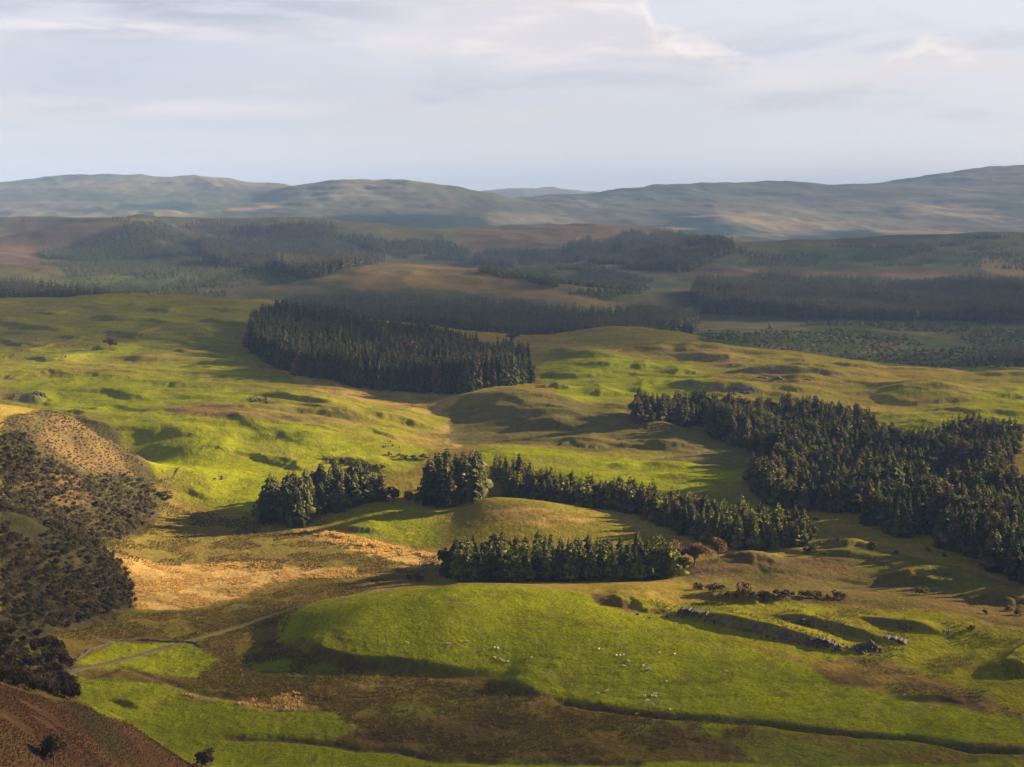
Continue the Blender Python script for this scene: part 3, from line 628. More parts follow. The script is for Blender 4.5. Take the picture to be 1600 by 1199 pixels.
# ------------------------------------------------------------------ plant shapes
def tube(vs, fs, p0, p1, r0, r1, n=5):
    p0 = np.array(p0, float); p1 = np.array(p1, float); d = p1 - p0; d /= max(np.linalg.norm(d), 1e-6)
    a = np.cross(d, [0.3, 0.9, 0.2]); a /= np.linalg.norm(a); b = np.cross(d, a); i = len(vs)
    for p, r in ((p0, r0), (p1, r1)):
        for k in range(n):
            w = 2 * math.pi * k / n; vs.append(p + r * (math.cos(w) * a + math.sin(w) * b))
    for k in range(n): fs.append((i + k, i + (k + 1) % n, i + n + (k + 1) % n, i + n + k))
def conifer(seed, h=15., r=3., lev=20, nb=7, base=.10, power=.85, droop=.35, ragged=.25):
    rg = random.Random(seed); vs, fs = [], []
    for i in range(lev):
        t = i / (lev - 1); z = h * (base + (.97 - base) * t ** .92)
        rad = (r * (1 - t) ** power + .12) * rg.uniform(1 - ragged, 1 + ragged * .6)
        if t < .12: rad *= .75
        m = max(4, int(nb * (1 - .45 * t))); a0 = rg.random() * 6.28
        for k in range(m):
            if rg.random() < .10: continue
            a = a0 + 6.283 * k / m + rg.uniform(-.3, .3); L = rad * rg.uniform(.65, 1.25) * (1 + .20 * math.sin(a * 2 + seed) + .16 * math.sin(a + 5 * t + seed * 1.7))
            ca, sa = math.cos(a), math.sin(a); up = .18 * L * rg.uniform(.3, 1.3); dr = droop * L * rg.uniform(.5, 1.5)
            w = .34 * L * rg.uniform(.8, 1.3) + .12
            def pt(f, s, dz): return np.array([ca * L * f - sa * s, sa * L * f + ca * s, z + dz])
            i0 = len(vs)
            vs += [pt(.02, 0, .1), pt(.5, 0, up), pt(1, 0, up - dr), pt(.45, w, up * .5 - .28 * L), pt(.45, -w, up * .5 - .28 * L), pt(.8, w * .75, -dr * .9), pt(.8, -w * .75, -dr * .9), pt(.2, w * .5, -.22 * L), pt(.2, -w * .5, -.22 * L)]
            fs += [(i0, i0 + 7, i0 + 3, i0 + 1), (i0, i0 + 1, i0 + 4, i0 + 8), (i0 + 1, i0 + 3, i0 + 5, i0 + 2), (i0 + 1, i0 + 2, i0 + 6, i0 + 4)]
            for q in range(3):                                       # hanging sprays
                f = rg.uniform(.35, .95); s = rg.uniform(-1, 1) * w; i1 = len(vs); dd = .30 * L * rg.uniform(.6, 1.3) + .15
                vs += [pt(f - .12, s, up * .4 - .1 * L), pt(f + .12, s, up * .3 - .1 * L), pt(f + .1, s * 1.2, -dd - .05 * L), pt(f - .02, s * 1.2, -dd * 1.15)]
                fs.append((i1, i1 + 1, i1 + 2, i1 + 3))
    i = len(vs); vs += [np.array([.12, 0, h * .93]), np.array([-.06, .1, h * .93]), np.array([-.06, -.1, h * .93]), np.array([0, 0, h])]
    fs += [(i, i + 1, i + 3, i + 3), (i + 1, i + 2, i + 3, i + 3), (i + 2, i, i + 3, i + 3)]
    tv, tf = [], []; tube(tv, tf, (0, 0, -.8), (0, 0, h * .45), .018 * h, .011 * h, 7); tube(tv, tf, (0, 0, h * .45), (0, 0, h * .95), .011 * h, .003 * h, 6)
    return (np.array(vs), [f if f[2] != f[3] else f[:3] for f in fs]), (np.array(tv), tf)
def leafy(seed, h=8., w=4., clumps=55, per=22, size=.42, low=.25, trunk=True, bare=0.0):
    rg = random.Random(seed); vs, fs = [], []; tv, tf = [], []
    if trunk:
        tube(tv, tf, (0, 0, -.6), (.03 * w, 0, h * .35), .030 * h, .020 * h, 7)
        for k in range(7):
            a = k * .9 + rg.uniform(-.3, .3); rr = w * rg.uniform(.35, .75); z1 = h * rg.uniform(.55, .92)
            p0 = (.03 * w, 0, h * rg.uniform(.2, .35)); pm = (math.cos(a) * rr * .5, math.sin(a) * rr * .5, (p0[2] + z1) * .5 + .05 * h); p1 = (math.cos(a) * rr, math.sin(a) * rr, z1)
            tube(tv, tf, p0, pm, .014 * h, .010 * h, 5); tube(tv, tf, pm, p1, .010 * h, .003 * h, 4)
            for q in range(6 if bare else 2):
                a2 = a + rg.uniform(-1, 1); rr2 = rr * rg.uniform(.7, 1.35)
                tube(tv, tf, pm if q % 2 else p1, (math.cos(a2) * rr2, math.sin(a2) * rr2, min(h, z1 * rg.uniform(.85, 1.12))), .006 * h, .002 * h, 3)
    lobes = [(rg.uniform(-.4, .4) * w, rg.uniform(-.4, .4) * w, h * rg.uniform(low + .2, .85), rg.uniform(.45, .75)) for _ in range(6)]
    for c in range(int(clumps * (1 - bare))):
        lx, ly, lz, lr = lobes[c % 6]
        th = rg.uniform(0, 6.283); ph = math.acos(rg.uniform(-.55, 1)); rr = lr * rg.uniform(.75, 1.05)
        cx = lx + math.cos(th) * math.sin(ph) * rr * w * .62; cyy = ly + math.sin(th) * math.sin(ph) * rr * w * .62
        cz = max(h * low * .6, min(h, lz + math.cos(ph) * rr * h * .28))
        cr = rg.uniform(.10, .20) * w
        for k in range(per):
            o = np.array([rg.gauss(0, cr * .6), rg.gauss(0, cr * .6), rg.gauss(0, cr * .45)]) + (cx, cyy, cz)
            if o[2] < .05: o[2] = .05
            a = np.array([rg.gauss(0, 1), rg.gauss(0, 1), rg.gauss(0, .8)]); a /= np.linalg.norm(a); b = np.cross(a, [rg.gauss(0, 1), rg.gauss(0, 1), rg.gauss(0, 1)]); b /= max(np.linalg.norm(b), 1e-5)
            s1 = size * rg.uniform(.6, 1.3); s2 = s1 * rg.uniform(.45, .8); i = len(vs)
            vs += [o - a * s1, o + b * s2, o + a * s1, o - b * s2]; fs.append((i, i + 1, i + 2, i + 3))
    return (np.array(vs), fs), (np.array(tv), tf)
def mk(name, vf, mat, smooth=False):
    me = bpy.data.meshes.new(name); me.from_pydata([tuple(p) for p in vf[0]], [], [tuple(f) for f in vf[1]]); me.materials.append(mat)
    if smooth: me.polygons.foreach_set('use_smooth', np.ones(len(me.polygons), bool))
    me.update(); return me
def joined(name, a, b, ma, mb):
    v = list(a[0]) + list(b[0]); k = len(a[0]); f = [tuple(x) for x in a[1]] + [tuple(i + k for i in x) for x in b[1]]
    me = mk(name, (v, f), ma); me.materials.append(mb)
    me.polygons.foreach_set('material_index', np.array([0] * len(a[1]) + [1] * len(b[1]), np.int32)); return me

M_SPRUCE = mat_leaf("spruce_needles", (.044, .054, .020), (.092, .094, .034), (.115, .098, .046), .10)
M_PINE = mat_leaf("pine_needles", (.085, .100, .020), (.165, .165, .036), (.17, .13, .05), .14)
M_FAR = mat_leaf("plantation_needles", (.042, .058, .030), (.085, .095, .042), (.085, .066, .038), .15)
M_YOUNG = mat_leaf("young_spruce_needles", (.050, .072, .030), (.072, .092, .036), None, .2)
M_LEAF = mat_leaf("autumn_green_leaves", (.060, .065, .018), (.110, .098, .030), (.13, .105, .035), .22)
M_SCRUB = mat_leaf("scrub_leaves", (.066, .060, .024), (.115, .090, .040), (.17, .125, .06), .2)
M_RUST = mat_leaf("rust_leaves", (.17, .085, .045), (.14, .085, .045), None, .3)
M_TANLEAF = mat_leaf("tan_twigs", (.20, .135, .065), (.16, .11, .06), None, .2)
M_LARCH = mat_leaf("larch_needles", (.105, .085, .050), (.12, .095, .055), None, .2)
M_BARK = mat_solid("bark", (.09, .07, .055), (.16, .13, .11), 3., .95, .05)
M_ROCK = mat_solid("crag_rock", (.045, .038, .032), (.125, .105, .085), .7, .95, .25)
M_STONE = mat_solid("wall_stone", (.05, .05, .035), (.11, .10, .075), 1.2, .95, .1)
M_TUFT = mat_leaf("rush_blades", (.085, .064, .016), (.125, .088, .024), (.22, .14, .05), .3)
M_TUFTG = mat_leaf("grass_blades", (.12, .14, .016), (.15, .17, .02), None, .3)
M_TUFTT = mat_leaf("reed_blades", (.52, .34, .115), (.40, .26, .08), None, .35)
M_HEATH = mat_leaf("heather_sprigs", (.115, .058, .034), (.11, .065, .030), (.07, .062, .024), .2)

rs_ = np.random.default_rng(42)
def scatter(L, spacing, jit=.42):
    x0, y0 = L.min(0); x1, y1 = L.max(0)
    xs = np.arange(x0, x1 + spacing, spacing); ys = np.arange(y0, y1 + spacing, spacing * .87)
    X, Yy = np.meshgrid(xs, ys); X = X + (np.arange(len(ys)) % 2)[:, None] * spacing * .5
    X = (X + rs_.uniform(-jit, jit, X.shape) * spacing).ravel(); Yy = (Yy + rs_.uniform(-jit, jit, X.size).reshape(X.size) .reshape(-1)[:Yy.size].reshape(Yy.shape) * spacing).ravel()
    k = inpoly(X, Yy, L); return np.stack([X[k], Yy[k]], 1)
def ragged(xy, L, amt, wl, seed):
    return xy[inpoly(xy[:, 0] + amt * fbm(xy[:, 0], xy[:, 1], wl, 3, seed), xy[:, 1] + amt * 1.5 * fbm(xy[:, 0], xy[:, 1], wl, 3, seed + 5), L)]
def instancer(name, xy, sc, protos, label, cat, sink=.0, tilt=.0, sxy=None):
    """one stuff object: many plants nobody could count"""
    if len(xy) == 0: return
    xyz = np.column_stack([xy, gz(xy[:, 0], xy[:, 1]) - sink])
    me = bpy.data.meshes.new(name); me.vertices.add(len(xyz)); me.vertices.foreach_set('co', xyz.astype(np.float32).ravel())
    def att(nm, tp, arr, key):
        a = me.attributes.new(nm, tp, 'POINT'); a.data.foreach_set(key, np.asarray(arr).ravel())
    k = len(xyz); sxy = rs_.uniform(.85, 1.2, k) if sxy is None else sxy
    att("sc", 'FLOAT_VECTOR', np.column_stack([sc * sxy, sc * sxy, sc]).astype(np.float32), 'vector')
    att("rt", 'FLOAT_VECTOR', np.column_stack([rs_.normal(0, tilt, k), rs_.normal(0, tilt, k), rs_.uniform(0, 6.283, k)]).astype(np.float32), 'vector')
    att("ix", 'INT', rs_.integers(0, len(protos), k).astype(np.int32), 'value')
    o = link(name, me); tag(o, label, cat, kind="stuff")
    pc = bpy.data.collections.new(name + "_kinds")
    for q, pm in enumerate(protos): pc.objects.link(bpy.data.objects.new(f"{name}_kind", pm))
    ng = bpy.data.node_groups.new(name, 'GeometryNodeTree')
    ng.interface.new_socket("Geometry", in_out='INPUT', socket_type='NodeSocketGeometry'); ng.interface.new_socket("Geometry", in_out='OUTPUT', socket_type='NodeSocketGeometry')
    t = NT(ng); gi = t.node('NodeGroupInput'); go = t.node('NodeGroupOutput'); ip = t.node('GeometryNodeInstanceOnPoints'); ci = t.node('GeometryNodeCollectionInfo')
    ci.inputs[0].default_value = pc; ci.inputs['Separate Children'].default_value = True; ci.inputs['Reset Children'].default_value = True
    def na(nm, tp):
        n_ = t.node('GeometryNodeInputNamedAttribute', data_type=tp); n_.inputs[0].default_value = nm; return n_.outputs[0]
    t.l.new(gi.outputs[0], ip.inputs['Points']); t.l.new(ci.outputs[0], ip.inputs['Instance']); ip.inputs['Pick Instance'].default_value = True
    t.l.new(na("ix", 'INT'), ip.inputs['Instance Index']); t.l.new(na("sc", 'FLOAT_VECTOR'), ip.inputs['Scale'])
    e2r = t.node('FunctionNodeEulerToRotation'); t.l.new(na("rt", 'FLOAT_VECTOR'), e2r.inputs[0]); t.l.new(e2r.outputs[0], ip.inputs['Rotation'])
    t.l.new(ip.outputs[0], go.inputs[0])
    o.modifiers.new("plants", 'NODES').node_group = ng
    return o

# prototypes (unit: metres, 15 m conifers)
SPR = [conifer(s, 15, r, 22, 8, .06, p) for s, r, p in ((1, 3.0, .72), (2, 3.4, .68), (3, 2.6, .8), (4, 3.1, .62), (5, 3.6, .95), (6, 2.4, .6))]
PIN = [conifer(s, 15, r, 17, 8, .10, p, .15, .4) for s, r, p in ((11, 3.3, .55), (12, 3.6, .5), (13, 2.9, .6), (14, 3.2, .62), (15, 4.0, .7), (16, 2.6, .45))]
FUL = [conifer(s, 15, r, 20, 9, .04, p, .22, .35) for s, r, p in ((21, 4.2, .7), (22, 4.6, .62), (23, 3.9, .66))]
LEA = [leafy(s, 8, w, 60, 24, .42, .18) for s, w in ((31, 3.6), (32, 4.2), (33, 3.9))]
BSH = [leafy(s, 3., w, 26, 20, .30, .05, False) for s, w in ((41, 2.2), (42, 2.7), (43, 1.9))]
BAR = [leafy(s, 8, w, 46, 14, .22, .3, True, .35) for s, w in ((51, 3.6), (52, 3.9))]
def jset(nm, ps, ml): return [joined(f"{nm}_mesh", a, b, ml, M_BARK) if len(b[1]) else mk(f"{nm}_mesh", a, ml) for a, b in ps]

# ------------------------------------------------------------------ single trees
def protos(nm, ps, ml): return [(mk(nm + "_crown", a, ml), mk(nm + "_trunk", b, M_BARK, True) if len(b[1]) else None) for a, b in ps]
P_SPR = protos("spruce", SPR, M_SPRUCE); P_PIN = protos("pine", PIN, M_PINE); P_FUL = protos("full_spruce", FUL, M_SPRUCE); P_LAR = protos("larch", FUL, M_LARCH)
P_LEA = protos("leafy", LEA, M_LEAF); P_RUS = protos("rust", LEA, M_RUST); P_TAN = protos("bare", BAR, M_TANLEAF); P_DRK = protos("dark_leafy", LEA, M_SCRUB)
BUSHM = [mk("bush_leaves", a, M_SCRUB) for a, b in BSH]; BUSHT = [mk("tan_bush_leaves", a, M_TANLEAF) for a, b in BSH]
rt_ = random.Random(77)
def tree(name, proto, x, y, hgt, ref, label, cat, group=None, wide=1.0):
    cm, tm = proto
    root = bpy.data.objects.new(name, None); COL.objects.link(root); root.empty_display_size = .5
    s = hgt / ref
    root.location = (x, y, gz1(x, y)); root.rotation_euler = (rt_.gauss(0, .02), rt_.gauss(0, .02), rt_.uniform(0, 6.28)); w = s * wide * rt_.uniform(.88, 1.15); root.scale = (w, w, s)
    tag(root, label, cat, group)
    if tm is not None: link("trunk", tm, root)
    link("crown", cm, root)
    return root
SINGLE = 0
def stand(xy, ps, hlo, hhi, name, label, cat, group, ref=15., wide=1.):
    global SINGLE
    for x, y in xy:
        tree(name, ps[rt_.randrange(len(ps))], x, y, rt_.uniform(hlo, hhi), ref, label, cat, group, wide); SINGLE += 1
def planY(s): return np.array([atY(a, b) for a, b in pp(s)])

# stand just behind the sheep pasture
L1 = planY("695,568 715,550 800,547 900,545 1000,546 1055,548 1060,562 1000,574 850,580 720,582")
xy1 = scatter(L1, 4.5); REST = []
def front(xy, n_):
    o_ = np.argsort(xy[:, 1] + .25 * np.abs(xy[:, 0])); REST.append(xy[o_[n_:]]); return xy[o_[:n_]]
xy1 = front(xy1, 100); stand(xy1, P_PIN + P_SPR[:3], 11, 17.5, "conifer", "dark conifer in the dense stand directly behind the sheep pasture", "conifer", "conifers in the stand behind the sheep pasture", 15, 1.1)
# the long shelter belt behind the knoll
L2 = planY("765,722 800,700 900,672 1000,645 1080,612 1150,594 1250,590 1262,602 1245,618 1180,630 1060,660 950,688 850,712 780,732")
xy2 = scatter(L2, 4.7); m_ = rs_.permutation(len(xy2)); REST.append(xy2[m_[130:]]); xy2 = xy2[m_[:130]]; stand(xy2, P_PIN + P_LAR[:1], 9.5, 16.5, "conifer", "mid green conifer in the long shelter belt behind the round knoll", "conifer", "conifers of the long shelter belt", 15, 1.15)
# two clumps at the head of the belt
L3 = hits(pp("405,812 470,824 510,806 560,790 600,784 590,774 520,772 460,786 410,796"), Z)
xy3 = scatter(L3, 6.8); stand(xy3, P_FUL, 13, 21, "conifer", "grey-green spruce in the rounded clump at the foot of the bright green slope", "conifer", "spruces in the rounded clump below the green slope", 15, 1.0)
L4 = hits(pp("660,790 700,794 745,788 760,776 720,770 670,776"), Z)
xy4 = scatter(L4, 7.5); stand(xy4, P_FUL, 19, 27, "conifer", "tall broad spruce in the clump at the head of the shelter belt", "conifer", "tall spruces at the head of the shelter belt", 15, .92)
for (a, b, h_) in ((690, 791, 17), (706, 793, 15)):
    x, y = hit(a, b, Z); tree("larch", P_LAR[rt_.randrange(3)], x, y, h_, 15, {690: "pinkish-brown larch in front of the tall spruce clump", 706: "shorter brown larch at the right of the tall spruce clump front"}[a], "larch", None, .8); SINGLE += 1
x, y = hit(686, 613, Z); tree("larch", P_LAR[1], x, y, 25, 15, "lone reddish larch standing out at the front edge of the central plantation", "larch", None, .55)
x, y = hit(704, 612, Z); tree("conifer", P_LAR[0], x, y, 15, 15, "pale small conifer beside the reddish larch at the central plantation edge", "conifer", None, .5); SINGLE += 1
# right-hand wood: front rows single, the rest as one wood
L5s = [hits(pp(q), Z) for q in ("978,655 1000,664 1100,668 1120,690 1180,712 1230,742 1170,758 1200,790 1240,803 1330,806 1400,790 1440,770 1470,745 1440,716 1400,700 1350,680 1300,664 1220,652 1120,650 1000,645",
    "1345,822 1440,850 1530,880 1560,905 1650,930 1700,900 1700,780 1600,765 1500,770 1420,795 1360,808", "1410,760 1440,748 1560,748 1590,702 1520,686 1460,702 1400,712 1380,740")]
parts5 = []
for q, Lq in enumerate(L5s):
    xq = ragged(scatter(Lq, (5.2, 5.6, 5.0)[q]), Lq, 10, 36, 90 + q); parts5.append(xq[fbm(xq[:, 0], xq[:, 1], 34, 3, 91) > (-.38, -.26, -.5)[q]])
xy5 = np.concatenate(parts5); d5 = np.hypot(xy5[:, 0], xy5[:, 1]); vis5 = np.abs(xy5[:, 0] / xy5[:, 1]) < .375
order = np.argsort(d5 + 1e6 * ~vis5); nfront = max(0, 299 - SINGLE)
f5 = xy5[order[:nfront]]; r5 = xy5[order[nfront:]]
for x, y in f5:
    if rt_.random() < .28 and y < 760:
        tree('tree', (P_LEA + P_DRK)[rt_.randrange(6)], x, y, rt_.uniform(8, 14), 8, 'rounded broadleaf tree among the conifers along the near edge of the big wood', 'tree', 'broadleaves along the near edge of the big wood', 1.1); continue
    tree("conifer", (P_SPR + P_FUL)[rt_.randrange(7)], x, y, rt_.uniform(12, 21), 15, "dark conifer along the near edge of the big wood on the right", "conifer", "conifers along the near edge of the big wood", .95)
print("single conifers", SINGLE, len(f5), len(r5), len(xy1), len(xy2), len(xy3), len(xy4))
hgt = 14.5 + 13 * (fbm(r5[:, 0], r5[:, 1], 45, 3, 5) + .15) + rs_.uniform(-2, 2.5, len(r5))
rest = np.concatenate(REST); r5 = np.concatenate([r5, rest]); hgt = np.concatenate([hgt, rs_.uniform(9.5, 16.5, len(rest))])
instancer("conifer_wood", r5, np.clip(hgt, 6, 24) / 15, jset("spruce", SPR + FUL, M_SPRUCE) + jset("larch", FUL[:1], M_LARCH) + jset("oak", [leafy(s_, 13, 5.2, 70, 24, .5, .2) for s_ in (35, 36)], M_LEAF), "dark mixed conifer wood up the right side, with the inner trees of the nearer stands", "wood", .3, .03)
# central plantation
L6 = hits(pp("390,548 415,566 440,581 500,598 560,606 620,611 690,613 740,612 800,603 838,596 842,585 800,566 700,548 600,528 500,512 430,506 395,520"), Z)
xy6 = ragged(scatter(L6, 3.6), L6, 10, 35, 80)
cl = fbm(xy6[:, 0], xy6[:, 1], 60, 2, 9); xy6k = cl < .42; xy6 = xy6[xy6k]
instancer("spruce_plantation", xy6, np.clip(21 + 10 * fbm(xy6[:, 0], xy6[:, 1], 45, 3, 6) + rs_.normal(0, 2.2, len(xy6)), 10, 30) / 15, jset("plantation_spruce", SPR, mat_leaf("dark_spruce_needles", (.024, .034, .016), (.054, .060, .024), (.11, .08, .045), .06)), "dense square-edged spruce plantation in the centre of the valley", "plantation", .3, .02, rs_.uniform(.62, .85, len(xy6)))
# far woods
FARM = jset("far_spruce", [conifer(s, 15, r, 11, 6, .08, .8) for s, r in ((61, 2.8), (62, 3.2), (63, 2.4))], M_FAR)
YNG = jset("young_spruce", [conifer(s, 15, r, 9, 6, .02, .75) for s, r in ((71, 4.2), (72, 4.8))], M_YOUNG)
def wood(name, poly, sp, h0, dh, ps, label, thin=None, seed=0, w=1.0, plan=None):
    L = hits(pp(poly), Z) if plan is None else plan
    xy = ragged(scatter(L, sp), L, 45, 120, seed + 40)
    if thin is not None: xy = xy[fbm(xy[:, 0], xy[:, 1], 140, 3, seed + 3) > thin]
    hh = h0 * (1 + .95 * fbm(xy[:, 0], xy[:, 1], 170, 4, seed + 7)) + rs_.normal(0, dh * .5, len(xy))
    instancer(name, xy, np.clip(hh, h0 * .3, h0 * 1.35) / 15, ps, label, "wood", .3, .02, w * rs_.uniform(.85, 1.15, len(xy)))
wood("far_wood", "415,470 470,455 560,452 640,446 720,452 800,463 880,472 960,482 1060,486 1085,500 1085,532 1040,520 940,512 850,545 820,560 700,540 560,505 480,485", 6.2, 21, 3, FARM, "dark conifer wood in the valley right behind the central plantation", None, 1, 1, np.concatenate([hits(pp("415,474 470,472 560,474 640,470 720,476 800,486 880,494 960,500 1030,498 1090,504"), Z), planY("1090,1560 950,1480 850,1450 700,1440 560,1560 450,1650")]))
wood("far_wood", "1075,492 1200,498 1300,500 1420,505 1600,506 1680,506 1680,470 1600,462 1450,452 1300,448 1180,446 1090,455", 6.2, 24, 3, FARM, "tall dark conifer belt across the right of the shaded valley", None, 2)
wood("far_wood", "860,402 900,384 950,376 985,370 1040,368 1090,375 1140,384 1150,396 1110,410 1090,425 1040,430 980,425 900,410 800,420 740,414 760,400", 8, 22, 4, FARM, "dark conifer wood climbing the brown hill beyond the valley", -.12, 3)
wood("far_wood", "310,390 330,368 400,358 480,360 560,368 600,385 600,410 560,418 500,434 450,440 440,425 320,412", 8, 23, 4, FARM, "dark purple-grey conifer wood on the slope left of the bare brown hill", -.22, 4)
wood("far_wood", "", 6.5, 22, 4, FARM, "dark conifer strip behind the left pasture crest", None, 5, 1, planY("-60,1690 60,1690 150,1690 205,1720 200,1800 100,1830 -60,1860"))
wood("far_wood", "80,385 160,374 300,372 400,368 560,372 700,378 740,392 720,408 600,398 560,380 330,392 300,400 200,405 120,410 60,400", 9, 11, 3, YNG, "blue-green young plantation along the upper left slope", -.30, 6)
wood("far_wood", "740,425 830,414 940,420 1020,440 1000,460 940,472 880,458 800,436", 7, 9, 3, YNG, "pale green young plantation in the dip behind the bare brown hill", -.2, 7)
wood("far_wood", "60,412 200,405 330,412 440,425 450,445 400,462 250,462 190,460 110,446", 10, 7, 3, YNG, "scrubby young trees on the shaded slope behind the left pasture", -.1, 8)
wood("far_wood", "1130,388 1300,384 1450,380 1600,368 1680,362 1680,425 1450,418 1300,416 1130,415", 11, 8, 3, YNG, "low green plantation covering the right hand hill", .0, 9)
wood("far_wood", "1420,578 1500,560 1580,545 1700,545 1700,580 1560,582", 6, 14, 3, FARM, "dark young conifers just behind the right rocky pasture", -.2, 10, 1, planY("1490,1290 1700,1200 1700,1420 1560,1420"))
wood("far_wood", "1080,520 1300,505 1600,515 1680,520 1680,580 1400,570 1230,546 1100,533", 9, 6, 3, jset("scrub_tree", LEA, M_YOUNG) + YNG, "scattered scrub trees on the shaded valley floor at right", -.12, 11, 1.2)
wood("far_wood", "0,345 130,346 200,341 300,350 420,350 420,358 200,352 60,350", 14, 13, 5, FARM, "sparse pointed trees along the left hill skyline", .18, 12)
# ---- left hillside scrub
LH = hits(pp("0,690 40,680 60,712 130,745 190,740 230,765 245,800 215,835 160,850 205,905 215,950 130,975 0,985"), Z)
xyh = scatter(LH, 2.3); xyh = xyh[fbm(xyh[:, 0], xyh[:, 1], 34, 4, 15) > -.24]
instancer("hillside_scrub", xyh, rs_.uniform(.16, .42, len(xyh)) + .28 * np.clip(fbm(xyh[:, 0], xyh[:, 1], 30, 2, 17), 0, 1), jset("scrub_tree", LEA, M_SCRUB) + jset("bare_tree", BAR, M_SCRUB), "dark birch and willow scrub covering the brown left hillside", "scrub", .4, .06)
LB = hits(pp("0,660 60,645 128,654 180,684 220,720 250,770 200,830 100,830 0,800"), Z)
xyb = scatter(LB, 1.9); xyb = xyb[fbm(xyb[:, 0], xyb[:, 1], 14, 3, 16) > -.30]
instancer("bracken", xyb, rs_.uniform(.14, .36, len(xyb)), jset("bracken", BSH, mat_leaf("bracken_fronds", (.17, .120, .052), (.105, .084, .036), (.24, .16, .07), .25)), "brown bracken and low heather on the left hillside", "bracken", .3, .06)
LG = hits(pp("0,990 60,985 95,1020 118,1060 118,1100 60,1085 0,1068"), Z)
xyg = scatter(LG, 3.0)
instancer("thicket", xyg, rs_.uniform(.28, .62, len(xyg)), jset("thicket_tree", LEA, mat_leaf("thicket_leaves", (.045, .035, .018), (.075, .05, .024), None, .2)) + jset("bare_tree", BAR, M_SCRUB), "dark brown thicket in the hollow under the near brow", "thicket", .4, .06)
# broadleaves standing alone
def lone(name, P_, a, b, h_, label, cat, ref=8., wide=1., grp=None):
    x, y = hit(a, b, Z); return tree(name, P_[rt_.randrange(len(P_))], x, y, h_, ref, label, cat, grp, wide)
lone("bare_tree", P_TAN, 258, 772, 9, "bare tan tree at the foot of the left hillside below the green knoll", "tree")
lone("tree", P_DRK, 322, 1212, 7.5, "small dark round tree at the edge of the nearest green field", "tree", 8, .8)
lone("tree", P_DRK, 85, 1196, 6, "dark leafy tree growing on the heather brow nearest the camera", "tree")
lone("bare_tree", P_TAN, 103, 1199, 4.5, "pale dead stem on the heather brow beside a dark leafy tree", "tree", 8, .4)
lone("tree", P_RUS, 172, 546, 11, "purple-brown round tree alone on the upper left pasture", "tree", 8, 1.3)
for a, Y_, h_, P_, lb in ((1055, 562, 13, P_RUS, "tallest reddish deciduous tree at the right end of the near conifer stand"), (1085, 560, 11, P_RUS, "rounded reddish tree between the tallest reddish tree and the pale birch"), (1108, 556, 9.5, P_TAN, "pale bare birch at the far right of the reddish trees"), (1122, 566, 9, P_RUS, "rightmost low reddish tree beside the pale birch"), (1068, 552, 8, P_LEA, "olive tree in front of the tallest reddish tree")):
    x, y = atY(a, Y_); tree("tree", P_[rt_.randrange(len(P_))], x, y, h_, 8, lb, "tree", None, .95)
for a, Y_, h_, lb in ((1165, 606, 9.5, "big round dark broadleaf in front of the right end of the shelter belt"), (1135, 610, 8, "smaller dark broadleaf left of the big round one at the shelter belt"), (1010, 640, 7, "round broadleaf at the middle of the shelter belt's foot"), (880, 676, 6, "low round broadleaf at the shelter belt foot behind the knoll crest")):
    x, y = atY(a, Y_); tree("tree", P_DRK[rt_.randrange(3)], x, y, h_, 8, lb, "tree", None, 1.15)
for a, b, h_, lb in ((735, 888, 5, "bushy olive tree at the left end of the near conifer stand"), (615, 788, 8, "dark rounded tree between the two spruce clumps"), (640, 790, 6.5, "low dark tree left of the tall spruce clump"), (1415, 820, 8, "yellow-green tree rising at the front of the big wood"), (1500, 836, 8.5, "pale yellow-green tree among the dark front of the big wood"), (1545, 795, 10, "broad light green tree inside the big wood"), (1590, 905, 13, "large dark round tree at the lower right end of the big wood"), (1560, 890, 11, "dark rounded tree left of the large round one at the wood's lower end"), (800, 536, 10, "dark bush at the left foot of the right rocky hill")):
    lone("tree", P_LEA if "yellow" in lb or "light" in lb or "olive" in lb else P_DRK, a, b, h_, lb, "tree", 8, 1.2)
# bushes
def bush(a, b, h_, label, tan_=False, grp=None, wide=1.):
    x, y = hit(a, b, Z); ms = BUSHT if tan_ else BUSHM
    o = link("bush", ms[rt_.randrange(3)]); s = h_ / 3; o.location = (x, y, gz1(x, y) - .1); o.scale = (s * wide, s * wide, s); o.rotation_euler.z = rt_.uniform(0, 6.28)
    return tag(o, label, "bush", grp)
bush(1162, 931, 5.0, "round tan bush standing on the ridge behind the crags", True)
bush(1318, 937, 3.2, "brown rounded bush beside dark shrubs behind the crags", True)
for a in range(1085, 1310, 13):
    bush(a + rt_.uniform(-6, 6), 926 + (a - 1085) * .055 + rt_.uniform(-5, 4), rt_.uniform(1.8, 3.4), "dark shrub in the shaded gully behind the crags", False, "dark shrubs in the gully behind the crags", 1.25)
for a in range(505, 600, 9):
    bush(a + rt_.uniform(-4, 4), 720 + (a - 505) * .16 + rt_.uniform(-3, 5), rt_.uniform(2, 4), "dark shrub on the bank above the rounded spruce clump", False, "dark shrubs above the rounded spruce clump", 1.2)
for a in range(612, 672, 8):
    bush(a + rt_.uniform(-4, 4), 713 + (a - 612) * .12 + rt_.uniform(-3, 3), rt_.uniform(1.6, 2.8), "dark shrub on the slope left of the tall spruce clump", False, "dark shrubs left of the tall spruce clump", 1.2)
for a in range(205, 275, 8):
    bush(a + rt_.uniform(-4, 4), 750 + (a - 205) * .5 + rt_.uniform(-5, 5), rt_.uniform(1.8, 3.4), "brown shrub along the right edge of the left hillside", rt_.random() < .3, "shrubs along the edge of the left hillside", 1.2)
